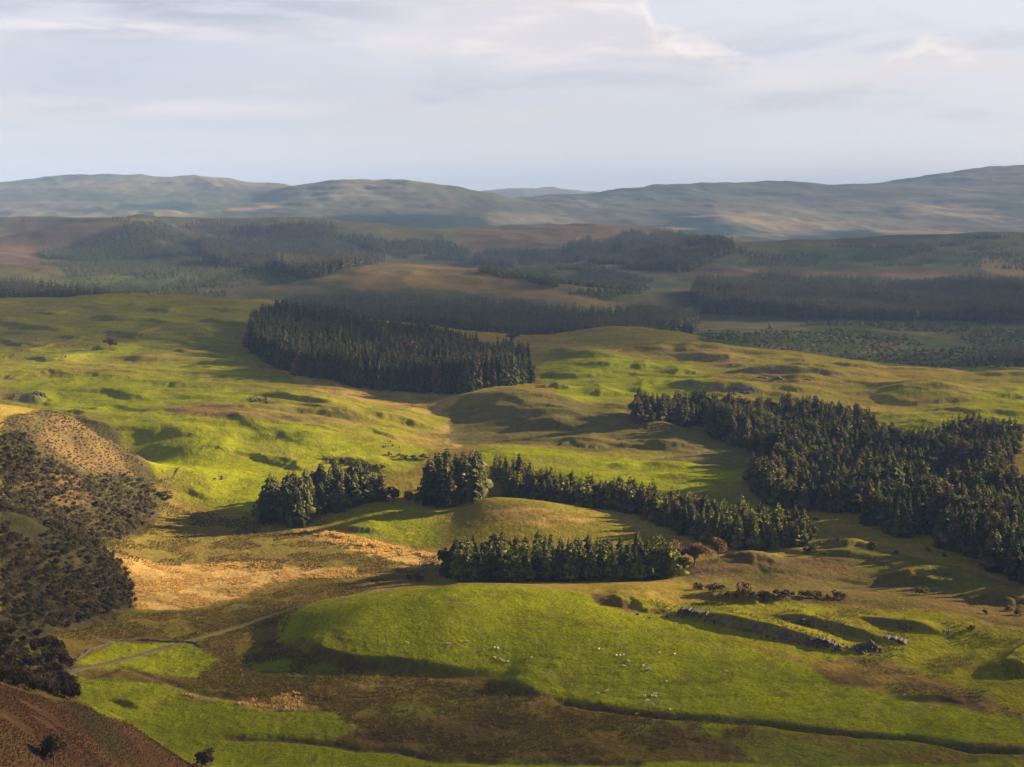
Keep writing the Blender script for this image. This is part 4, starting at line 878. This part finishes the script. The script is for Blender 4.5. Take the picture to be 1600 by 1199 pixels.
for a, b in ((1275, 815), (1262, 865), (1270, 862), (1290, 868), (1400, 866), (1450, 862), (1475, 870), (1310, 845), (1360, 858), (1540, 960), (1575, 955), (1590, 962), (1440, 930), (1518, 985)):
    bush(a, b, rt_.uniform(1.5, 3), "small dark shrub on the rough ground below the big wood", False, "shrubs on the rough ground below the big wood", 1.2)
for a, b in ((652, 908), (640, 905)): bush(a, b, 2.2 if a < 650 else 3.5, {652: "small dark bush beside the track end by the near conifers", 640: "low green bush left of the track end by the near conifers"}[a])

TRACK_PX = "60,1062 95,1054 140,1042 200,1028 250,1014 300,1001 330,992 365,982 410,966 445,955 490,943 530,935 580,924 640,912"
TRACK = hits(pp(TRACK_PX), Z)
# ------------------------------------------------------------------ tufts of rush, grass and heather
def tuft(seed, nb, h, sp, w):
    rg = random.Random(seed); vs, fs = [], []
    for k in range(nb):
        a = rg.uniform(0, 6.28); r0 = rg.uniform(0, sp * .5); hh = h * rg.uniform(.6, 1.2); lean = rg.uniform(.1, .7) * hh
        x, y = math.cos(a) * r0, math.sin(a) * r0; dx, dy = math.cos(a) * lean, math.sin(a) * lean; b = a + 1.57 + rg.uniform(-.5, .5); wx, wy = math.cos(b) * w, math.sin(b) * w; i = len(vs)
        vs += [(x - wx, y - wy, 0), (x + wx, y + wy, 0), (x + dx * .5 + wx * .8, y + dy * .5 + wy * .8, hh * .65), (x + dx * .5 - wx * .8, y + dy * .5 - wy * .8, hh * .65), (x + dx, y + dy, hh)]
        fs += [(i, i + 1, i + 2, i + 3), (i + 3, i + 2, i + 4)]
    return np.array(vs), fs
def tufts(name, ml, n_): return [mk(name, tuft(s, n_, .8, .9, .11), ml) for s in (1, 2, 3)]
def tuftfield(name, poly, sp, lo, hi, ml, label, cat, thr, seed, n_=12, plan=None):
    L = hits(pp(poly), Z) if plan is None else plan
    xy = scatter(L, sp); xy = xy[np.abs(polydist(xy[:, 0], xy[:, 1], TRACK)[0]) > 2.1]; xy = xy[(fbm(xy[:, 0], xy[:, 1], 16, 4, seed) > thr) & (np.abs(xy[:, 0] / xy[:, 1]) < .43)]
    instancer(name, xy, rs_.uniform(lo, hi, len(xy)), tufts(name, ml, n_), label, cat, .05, .1)
tuftfield("rushes", "60,985 200,955 330,952 480,910 690,905 560,925 460,960 430,1003 505,1040 640,1055 800,1066 870,1093 1000,1114 1200,1130 1150,1160 900,1186 680,1183 560,1150 520,1112 400,1095 290,1072 340,1030 300,1003 175,1000", 1.0, .28, .75, M_TUFT, "brown rush tussocks on the wet ground between the fields", "rushes", -.12, 201)
tuftfield("reeds", "165,868 270,880 400,878 600,892 590,902 470,905 420,915 370,935 300,950 210,948 190,890", 1.1, .4, .95, M_TUFTT, "pale straw-coloured reed bed on the valley floor", "reeds", -.02, 202)
tuftfield("reeds", "450,822 520,832 600,850 690,868 700,878 640,885 580,870 500,845", 1.0, .7, 1.3, M_TUFTT, "pale reed strip running to the near conifer stand", "reeds", -.02, 203)
tuftfield("reeds", "280,1085 400,1090 480,1080 520,1105 560,1140 500,1115 420,1110 330,1097", 1.0, .6, 1.2, M_TUFTT, "patch of tan dead grass beside the nearest green field", "reeds", .06, 206)
tuftfield("heather", "", .60, .18, .46, M_HEATH, "reddish heather on the brow nearest the camera", "heather", -.3, 204, 14, np.array([[-120, 180], [-110, 262]] + [list(p) for p in nb] + [[-60, 318], [-30, 260], [-40, 180]]))
tuftfield("rough_grass", "150,830 260,785 420,815 560,845 690,870 680,895 560,900 480,895 330,885 170,865", 1.5, .5, 1.0, M_TUFT, "olive rough grass of the valley floor left of the near conifers", "rough grass", .0, 205)
tuftfield("rough_grass", "1000,930 1190,936 1450,955 1600,1000 1600,1125 1460,1095 1350,1072 1290,1045 1180,1010", 1.5, .4, .9, mat_leaf("sedge_blades", (.11, .11, .02), (.14, .115, .03), None, .3), "rough sedge on the slope around the crags", "rough grass", .08, 207)

tuftfield("pasture_grass", "440,960 470,940 560,928 700,917 800,916 900,926 1000,957 1100,985 1200,1020 1290,1050 1340,1075 1450,1100 1600,1120 1600,1168 1500,1160 1350,1144 1200,1126 1000,1110 870,1090 800,1070 760,1055 560,1040 480,1015 430,1002", 1.25, .14, .36, mat_leaf("pasture_blades", (.17, .165, .010), (.22, .20, .016), (.12, .13, .012), .25), "short tufted grass of the sheep pasture", "grass", -.25, 208, 12)
tuftfield("pasture_grass", "100,1050 240,1066 290,1075 400,1105 520,1115 560,1135 520,1158 340,1150 350,1157 470,1162 560,1175 680,1189 680,1230 300,1230 150,1120", 1.25, .14, .36, mat_leaf("meadow_blades", (.15, .165, .010), (.20, .19, .016), (.12, .13, .012), .25), "short tufted grass of the nearest green field", "grass", -.2, 209, 12)
# ------------------------------------------------------------------ crags
def crag(line, hgt, label, seed, cols=130, rows=12, lo=.42):
    """broken rock face along a bank: jointed blocks standing in front of the turf"""
    L = hits(pp(line), Z); seg = np.hypot(*(L[1:] - L[:-1]).T); cum = np.concatenate([[0], np.cumsum(seg)])
    tt = np.linspace(0, cum[-1], cols); X = np.interp(tt, cum, L[:, 0]); Yy = np.interp(tt, cum, L[:, 1])
    dx = np.gradient(X); dy = np.gradient(Yy); ln = np.hypot(dx, dy); nx, ny = dy / ln, -dx / ln       # outward, towards the valley
    vs = np.zeros((rows, cols, 3)); rg = np.random.default_rng(seed)
    cell = np.floor(tt / 1.15 + 1.2 * vnoise(tt / 3, tt * 0 + seed, seed)).astype(int); off = rg.uniform(-.55, .75, 400); hcol = rg.uniform(.75, 1.08, 400)
    env = np.clip((.66 if lo > .3 else .30) + .9 * fbm(tt, tt * 0 + 3, 12, 3, seed), lo, 1.0) * sstep(tt, 0, 3) * sstep(cum[-1] - tt, 0, 2)
    for r in range(rows):
        f = r / (rows - 1); led = np.floor(f * 4 + .8 * off[(cell + 40) % 400])
        o = .45 + off[cell % 400] * .8 + .5 * rg.uniform(-1, 1, 400)[(cell * 7 + led.astype(int) * 13) % 400] - f * 1.9 + rg.normal(0, .10, cols)
        if r == rows - 1: o = o - 1.6
        xx = X + nx * o; yy = Yy + ny * o
        zb = gz(X + nx * 2.2, Yy + ny * 2.2) - .5
        vs[r, :, 0] = xx; vs[r, :, 1] = yy; vs[r, :, 2] = zb + f * (hgt * env * hcol[cell % 400] + .6) + rg.normal(0, .07, cols)
    o = link("rock_outcrop", mesh_np("rock_outcrop", vs.reshape(-1, 3), gridfaces(rows, cols), M_ROCK)); return tag(o, label, "rock outcrop")
crag("1050,960 1100,970 1180,987 1250,1003 1310,1017 1376,1019", 3.5, "longest rocky crag, pale broken face below the front grass ridge", 1, 190)
crag("1240,974 1310,984 1360,996 1420,1009", 2.8, "middle rocky crag along the second grass ridge", 2)
crag("1400,980 1450,986 1494,992", 2.4, "short rocky crag at the end of the third grass ridge", 3, 70)
crag("1090,600 1130,608 1190,614", 5.0, "dark rocky outcrop above the right wood on the rocky hill", 4, 130, 12, .1)
crag("1180,590 1250,594 1335,597", 2.6, "long jointed rock edge on the rocky hill", 5, 130, 12, .02)
crag("15,622 45,624 76,622", 5.0, "rocky outcrop on the far left pasture", 6, 60)
crag("1080,560 1120,562 1165,561", 2.0, "rock edge below the crest of the rocky hill", 7, 60, 12, .02)
# ------------------------------------------------------------------ loose boulders
def boulder_mesh(seed):
    rg = np.random.default_rng(seed); bm = bmesh.new(); bmesh.ops.create_icosphere(bm, subdivisions=2, radius=1.0)
    d = rg.normal(0, 1, (9, 3)); d /= np.linalg.norm(d, axis=1)[:, None]; c = rg.uniform(.55, .9, 9)
    for v in bm.verts:
        p = np.array(v.co)
        for k in range(9):
            e = p @ d[k] - c[k]
            if e > 0: p = p - d[k] * e
        v.co = p * (1, .85, .7)
    me = bpy.data.meshes.new("boulder"); bm.to_mesh(me); bm.free(); me.materials.append(M_ROCK); return me
BOULD = [boulder_mesh(s) for s in range(4)]
def boulders(lst, label, grp):
    for a, b, r_ in lst:
        x, y = hit(a, b, Z); o = link("boulder", BOULD[rt_.randrange(4)]); o.location = (x, y, gz1(x, y) + r_ * .2); o.scale = (r_, r_, r_); o.rotation_euler = (rt_.uniform(-.3, .3), rt_.uniform(-.3, .3), rt_.uniform(0, 6)); tag(o, label, "boulder", grp)
rb = random.Random(5)
boulders([(1000 + rb.uniform(-5, 70), 1 * 0 + 955 + rb.uniform(0, 12), rb.uniform(.35, .7)) for _ in range(9)], "pale boulder on the grass at the left start of the longest crag", "boulders at the start of the longest crag")
boulders([(rb.uniform(1340, 1378), rb.uniform(1008, 1022), rb.uniform(.6, 1.2)) for _ in range(14)], "sunlit block in the heap at the right end of the longest crag", "blocks at the end of the longest crag")
boulders([(rb.uniform(390, 420), rb.uniform(622, 630), rb.uniform(.6, 1.3)) for _ in range(8)], "pale rock in the small outcrop on the left green slope", "rocks in the small outcrop on the left slope")
boulders([(rb.uniform(0, 140), rb.uniform(525, 560), rb.uniform(.6, 1.2)) for _ in range(14)], "white stone strewn on the upper left pasture", "stones on the upper left pasture")
boulders([(rb.uniform(590, 625), rb.uniform(690, 700), rb.uniform(.4, .9)) for _ in range(9)], "pale stone on the slope above the tall spruce clump", "stones above the tall spruce clump")
boulders([(rb.uniform(330, 350), rb.uniform(742, 752), rb.uniform(.4, .9)) for _ in range(6)], "pale stone on the side of the round green knoll", "stones on the round green knoll")
boulders([(rb.uniform(1140, 1188), rb.uniform(606, 618), rb.uniform(.8, 1.8)) for _ in range(14)], "block at the foot of the dark outcrop on the rocky hill", "blocks under the outcrop on the rocky hill")
boulders([(75, 690, 1.0), (82, 688, .8), (128, 729, 1.0), (132, 732, .7), (190, 715, .9)], "white rock showing through the bracken on the left hillside", "white rocks on the left hillside")

# ------------------------------------------------------------------ track, water, wall, fence
def ribbon(name, line, width, mat, lift, label, cat, kind, step=1.0, wob=.25, seed=0):
    L = hits(pp(line), Z); seg = np.hypot(*(L[1:] - L[:-1]).T); cum = np.concatenate([[0], np.cumsum(seg)])
    t = np.arange(0, cum[-1], step); X = np.interp(t, cum, L[:, 0]); Yy = np.interp(t, cum, L[:, 1])
    ker = np.ones(9) / 9; X = np.convolve(np.pad(X, 4, mode='edge'), ker, 'valid'); Yy = np.convolve(np.pad(Yy, 4, mode='edge'), ker, 'valid')
    dx = np.gradient(X); dy = np.gradient(Yy); ln = np.hypot(dx, dy); nx, ny = -dy / ln, dx / ln
    k = 7; vs = np.zeros((k, len(t), 3))
    for i in range(k):
        f = (i / (k - 1) - .5) * width * (1 + wob * vnoise(t / 6, t * 0 + i // 4, seed)); x = X + nx * f; y = Yy + ny * f
        vs[i] = np.stack([x, y, gz(x, y) + (lift if 0 < i < k - 1 else -.1)], 1)
    o = link(name, mesh_np(name, vs.reshape(-1, 3), gridfaces(k, len(t))[:, ::-1], mat, True)); return tag(o, label, cat, kind=kind)
M_TRACK = mat_solid("track_gravel", (.110, .090, .042), (.092, .080, .030), .5, .95, .05, False)
ribbon("path", TRACK_PX, 3.0, M_TRACK, .14, "pale farm track curving from the thicket past the sheep pasture", "path", "structure")
mw, tw, ow = material("ditch_water"); bw = tw.node('ShaderNodeBsdfPrincipled'); tw.l.new(bw.outputs[0], ow.inputs[0]); bw.inputs['Base Color'].default_value = (.02, .025, .025, 1); bw.inputs['Roughness'].default_value = .08
ribbon("water", "374,947 380,948 387,948.5", 1.6, mw, .12, "small bright pool in the rough ground beside the track", "water", "structure", .5)
ribbon("water", "1502,1165 1512,1168 1522,1171", .8, mw, .12, "glint of water in the ditch at lower right", "water", "structure", .5)
def wall(line, label):
    L = hits(pp(line), Z); seg = np.hypot(*(L[1:] - L[:-1]).T); cum = np.concatenate([[0], np.cumsum(seg)]); t = np.arange(0, cum[-1], .45)
    X = np.interp(t, cum, L[:, 0]); Yy = np.interp(t, cum, L[:, 1]); dx = np.gradient(X); dy = np.gradient(Yy); ln = np.hypot(dx, dy); nx, ny = -dy / ln, dx / ln
    prof = [(-.5, -.4), (-.42, .25), (-.3, .5), (0, .62), (.3, .5), (.42, .25), (.5, -.4)]; vs = np.zeros((7, len(t), 3)); rg = np.random.default_rng(3)
    for i, (o_, h_) in enumerate(prof):
        j = rg.normal(0, .08, len(t)); x = X + nx * (o_ + j); y = Yy + ny * (o_ + j); vs[i] = np.stack([x, y, gz(X, Yy) + h_ * np.clip(.85 + .4 * vnoise(t / 4, t * 0, 5), .2, 1.2) + rg.normal(0, .06, len(t))], 1)
    return tag(link("stone_wall", mesh_np("stone_wall", vs.reshape(-1, 3), gridfaces(7, len(t))[:, ::-1], M_STONE)), label, "wall")
wall("118,1033 140,1016 178,1002 215,1000 262,1003 300,1004 316,1012", "low mossy stone wall bounding the small green paddock by the track")
def fence(line, step, label):
    L = hits(pp(line), Z); seg = np.hypot(*(L[1:] - L[:-1]).T); cum = np.concatenate([[0], np.cumsum(seg)])
    t = np.arange(0, cum[-1], step); X = np.interp(t, cum, L[:, 0]); Yy = np.interp(t, cum, L[:, 1])
    root = bpy.data.objects.new("fence", None); COL.objects.link(root); root.location = (X[0], Yy[0], gz1(X[0], Yy[0])); tag(root, label, "fence")
    v, f = [], []; tube(v, f, (0, 0, -.3), (0, 0, 1.15), .06, .05, 6); v2 = list(v); i = len(v2); v2.append(np.array([0, 0, 1.2])); f += [(6 + k, 6 + (k + 1) % 6, i) for k in range(6)]
    pm = mk("post", (v2, f), M_BARK); wv, wf = [], []
    for k in range(len(t)):
        p = link("post", pm, root); p.location = (X[k] - X[0], Yy[k] - Yy[0], gz1(X[k], Yy[k]) - root.location.z); p.rotation_euler = (rt_.gauss(0, .05), rt_.gauss(0, .05), 0)
    for hh in (.35, .7, 1.05):
        for k in range(len(t) - 1):
            z0 = gz1(X[k], Yy[k]) - root.location.z; z1 = gz1(X[k + 1], Yy[k + 1]) - root.location.z
            tube(wv, wf, (X[k] - X[0], Yy[k] - Yy[0], z0 + hh), (X[k + 1] - X[0], Yy[k + 1] - Yy[0], z1 + hh), .008, .008, 3)
    link("wire", mk("wire", (wv, wf), mat_solid("fence_wire", (.25, .25, .24), (.2, .19, .18), 3, .5)), root)
fence("1180,1124 1240,1131 1300,1140 1345,1146 1400,1149", 2.6, "wire stock fence with grey posts along the dark ditch")

# ------------------------------------------------------------------ sheep
M_WOOL = mat_solid("wool", (.72, .66, .56), (.58, .52, .43), 9., 1.0, .02)
M_FACE = mat_solid("sheep_face", (.60, .54, .46), (.45, .40, .34), 8., .8)
def sheep_mesh(pose):
    """one continuous skinned body: trunk, neck, head and four jointed legs"""
    graze = pose == 'graze'; lie = pose == 'lie'; zb = .34 if lie else .66
    V_ = [(-.42, 0, zb, .25, .27), (-.15, 0, zb + .01, .30, .31), (.15, 0, zb, .29, .30), (.40, 0, zb + .03, .20, .24)]
    E_ = [(0, 1), (1, 2), (2, 3)]
    head = [(.58, 0, zb - .08, .13, .14), (.70, 0, zb - .34, .10, .10), (.76, 0, zb - .50, .075, .085), (.80, 0, zb - .60, .05, .055)] if graze else [(.54, 0, zb + .20, .13, .14), (.62, 0, zb + .36, .10, .11), (.76, 0, zb + .34, .08, .085), (.88, 0, zb + .27, .05, .055)]
    for k, p in enumerate(head): V_.append(p); E_.append((3 if k == 0 else len(V_) - 2, len(V_) - 1))
    hk = len(V_) - 3
    for sy in (-1, 1): V_.append((V_[hk][0] - .03, sy * .17, V_[hk][2] + .05, .035, .025)); E_.append((hk, len(V_) - 1))     # ears
    V_.append((-.62, 0, zb - .02, .06, .06)); E_.append((0, len(V_) - 1)); V_.append((-.68, 0, zb - .2, .045, .045)); E_.append((len(V_) - 2, len(V_) - 1))      # tail
    if not lie:
        for fx, root_, back in ((.30, 2, 0), (-.36, 0, 1)):
            for sy in (-1, 1):
                b = len(V_)
                if back: V_ += [(fx + .02, sy * .13, .45, .095, .10), (fx - .09, sy * .13, .25, .045, .05), (fx - .05, sy * .13, .03, .035, .035)]
                else: V_ += [(fx, sy * .12, .42, .075, .08), (fx + .02, sy * .12, .22, .043, .043), (fx, sy * .12, .03, .033, .033)]
                E_ += [(root_, b), (b, b + 1), (b + 1, b + 2)]
    me = bpy.data.meshes.new("sheep"); me.from_pydata([v[:3] for v in V_], E_, []); o = bpy.data.objects.new("sheep_source", me); COL.objects.link(o)
    sk = o.modifiers.new("skin", 'SKIN'); sk.use_smooth_shade = True
    for i, v in enumerate(V_): me.skin_vertices[0].data[i].radius = (v[3], v[4])
    me.skin_vertices[0].data[1].use_root = True
    o.modifiers.new("sub", 'SUBSURF').levels = 2
    dg = bpy.context.evaluated_depsgraph_get(); dg.update(); out = bpy.data.meshes.new_from_object(o.evaluated_get(dg)); bpy.data.objects.remove(o)
    out.name = "sheep_body"; out.materials.clear(); out.materials.append(M_WOOL); out.materials.append(M_FACE)
    xs = [(p.center.x > .60 or p.center.z < .22) and not lie or (lie and p.center.x > .66) for p in out.polygons]
    out.polygons.foreach_set('material_index', np.array(xs, np.int32)); return out
SHEEP = [sheep_mesh('graze'), sheep_mesh('stand'), sheep_mesh('lie')]
def sheep(lst, label, grp=None):
    for k, (a, b) in enumerate(lst):
        x, y = hit(a, b + 1.5, Z); o = link("sheep", SHEEP[rt_.choice((0, 0, 1, 2))]); o.location = (x, y, gz1(x, y)); s_ = rt_.uniform(.60, .74); o.scale = (s_, s_, s_); o.rotation_euler.z = rt_.choice((0, 3.14)) + rt_.uniform(-.9, .9)
        tag(o, label if isinstance(label, str) else label[k], "sheep", grp)
sheep([(773.5, 1027), (782, 1030), (786, 1032), (793, 1033)], "white sheep in the row of four above the dark bank's right end", "row of four sheep above the dark bank")
sheep([(773, 1011), (778, 1013)], "white sheep of the touching pair above the row of four", "touching pair of sheep above the row of four")
sheep([(757, 1016), (731, 1002), (701, 1006), (636, 1004), (830, 1027)], ["white sheep just left of the touching pair above the dark bank", "bright white sheep third from the left along the terrace", "white sheep second from the left along the terrace", "lone sheep farthest left on the grass terrace", "lone sheep right of the row of four above the bank"])
sheep([(936, 1014), (942, 1015)], "white sheep of the pair highest on the open pasture", "pair of sheep highest on the open pasture")
sheep([(963, 1024), (969, 1024), (974.5, 1023)], "white sheep in the row of three in mid pasture", "row of three sheep in mid pasture")
sheep([(982, 1033), (975, 1040), (1005, 1040), (1030.5, 1019.5), (1054, 1022), (1135.5, 1049), (1041.5, 1065), (934, 1083), (1047, 1108), (995, 1115)],
      ["white sheep just below and right of the row of three", "white sheep below the row of three, lower of two", "single sheep just above the pair in mid pasture", "single sheep high on the slope left of the shaded dip", "single sheep above the shaded dip, nearest the crags", "single sheep farthest right, at the end of the shaded dip", "single sheep midway between the upper and lower bunches", "single sheep left of the lower left pair", "single sheep right of and below the big lower bunch", "lowest sheep, standing at the edge of the brown rushes"])
sheep([(1012, 1046), (1016, 1045.5)], "white sheep of the touching pair in mid pasture", "touching pair of sheep in mid pasture")
sheep([(946, 1080.5), (949.5, 1079)], "white sheep of the lower left pair near the brown rushes", "lower left pair of sheep")
sheep([(1007, 1087), (1019.5, 1088), (1022.5, 1085), (1026, 1084.5), (1024.5, 1087.5), (1008.5, 1096.5), (1012, 1093.5), (1020, 1100)], "white sheep in the big bunch low on the pasture", "big bunch of sheep low on the pasture")

# ------------------------------------------------------------------ clouds added out of view towards the sun for their shadow, and the air
def shade_clouds():
    """broken cloud sheet at 3000 m, out towards the sun; unseen, its patches shaped by the ground shade wanted from them"""
    ALT = 3000.0; k = ALT / math.tan(SUN_EL); ox, oy = SUN_DIR.x / math.cos(SUN_EL) * k, SUN_DIR.y / math.cos(SUN_EL) * k
    gx = np.concatenate([np.arange(-7000, -1400, 160.), np.arange(-1400, 1400, 24.), np.arange(1400, 9000, 160.)])
    gy = np.concatenate([np.arange(-400, 2400, 20.), np.arange(2400, 11500, 110.)])
    X, Y_ = np.meshgrid(gx, gy); nz = fbm(X, Y_, 420, 4, 301); nf = fbm(X, Y_, 130, 3, 305)
    yy = Y_ + 110 * nz + 40 * nf; xx = X + 90 * nz
    def box(x0, x1, y0, y1, sx, sy): return sstep(xx, x0 - sx, x0 + sx) * (1 - sstep(xx, x1 - sx, x1 + sx)) * sstep(yy, y0 - sy, y0 + sy) * (1 - sstep(yy, y1 - sy, y1 + sy))
    d = np.clip(.42 + .85 * fbm(X, Y_, 520, 3, 313), 0, .88) * box(-9e3, 9e3, 1420, 4000, 200, 90)
    for cx, cy_, rx, ry, am in ((-120, 2150, 420, 170, .8), (250, 3650, 600, 300, .7), (-1150, 3200, 350, 250, .7), (900, 2700, 350, 250, .5)): d = d * (1 - am * np.exp(-((X - cx) / rx) ** 2 - ((Y_ - cy_) / ry) ** 2))
    d = np.maximum(d, np.clip(.14 + .9 * fbm(X, Y_, 1300, 3, 311), 0, .7) * box(-9e3, 9e3, 4000, 10500, 200, 500))
    d = np.maximum(d, .84 * box(-900, 40, 1030, 1700, 80, 40))
    d = np.maximum(d, .42 * box(150, 1500, 540, 900, 70, 50))
    d = np.maximum(d, .80 * box(-900, 900, -300, 405, 100, 32))
    d = np.maximum(d, .72 * box(-900, -150, -300, 530, 40, 50))
    d = np.maximum(d, np.clip(.30 + 1.0 * fbm(X, Y_, 230, 3, 317), 0, .62) * box(-900, 120, 690, 1090, 60, 40))
    d = np.maximum(d, np.clip(.22 + 1.0 * fbm(X, Y_, 260, 3, 318), 0, .55) * box(60, 1200, 900, 1420, 60, 40))
    edge = sstep(X, -7000, -6000) * (1 - sstep(X, 7800, 8800)) * sstep(Y_, -400, -250)* (1 - sstep(Y_, 10600, 11300))
    d = d * edge; th = 20 + 130 * np.sqrt(np.clip(d, 0, 1)) * (1 + .5 * nf)
    per = 1 - np.sqrt(np.clip(1 - d, .02, 1))                            # two skins in the light's way
    kt = (th + 30) / math.tan(SUN_EL) / math.cos(SUN_EL); top = np.stack([X + ox + SUN_DIR.x * kt, Y_ + oy + SUN_DIR.y * kt, ALT + th], -1); bot = np.stack([X + ox, Y_ + oy, ALT - 30 + 0 * th], -1)
    f = gridfaces(*X.shape); on = (d.ravel()[f] > .012).any(1); f = f[on]
    N = X.size; v = np.concatenate([top.reshape(-1, 3), bot.reshape(-1, 3)]); faces = np.concatenate([f, f[:, ::-1] + N])
    me = mesh_np("shade_clouds", v, faces, [], True)
    a = me.attributes.new("cover", 'FLOAT', 'POINT'); a.data.foreach_set('value', np.concatenate([per.ravel()] * 2).astype(np.float32))
    m, t, out = material("shade_cloud_mist"); df = t.node('ShaderNodeBsdfDiffuse'); df.inputs[0].default_value = (.8, .8, .82, 1); tr = t.node('ShaderNodeBsdfTransparent'); mx = t.node('ShaderNodeMixShader')
    at_ = t.node('ShaderNodeAttribute', attribute_name='cover'); t.l.new(at_.outputs['Fac'], mx.inputs[0]); t.l.new(tr.outputs[0], mx.inputs[1]); t.l.new(df.outputs[0], mx.inputs[2]); t.l.new(mx.outputs[0], out.inputs[0])
    me.materials.append(m); tag(link("shade_clouds", me), "unseen cloud sheet added towards the sun to shade the valley", "shade_clouds", kind="stuff")
shade_clouds()
def haze():
    zt = float(Z.max()) + 25; zb = float(Z.min()) - 1; x = float(np.abs(Xg).max()) + 200; y0, y1 = -300., 15400.
    v = [(sx * x, yy, zz) for zz in (zb, zt) for sx, yy in ((-1, y0), (1, y0), (1, y1), (-1, y1))]
    me = bpy.data.meshes.new("haze"); me.from_pydata(v, [], [(3, 2, 1, 0), (4, 5, 6, 7), (0, 1, 5, 4), (1, 2, 6, 5), (2, 3, 7, 6), (3, 0, 4, 7)])
    m = bpy.data.materials.new("haze_air"); m.use_nodes = True; t = NT(m.node_tree); t.n.clear(); out = t.node('ShaderNodeOutputMaterial'); p = t.node('ShaderNodeVolumePrincipled')
    p.inputs['Density'].default_value = 8.6e-5; p.inputs['Color'].default_value = (.39, .57, .96, 1); p.inputs['Anisotropy'].default_value = -.4
    t.l.new(p.outputs[0], out.inputs['Volume']); me.materials.append(m); print("haze box", zb, zt, x)
    tag(link("haze", me), "thin blue-grey air haze filling the whole valley", "haze", kind="stuff")
haze()
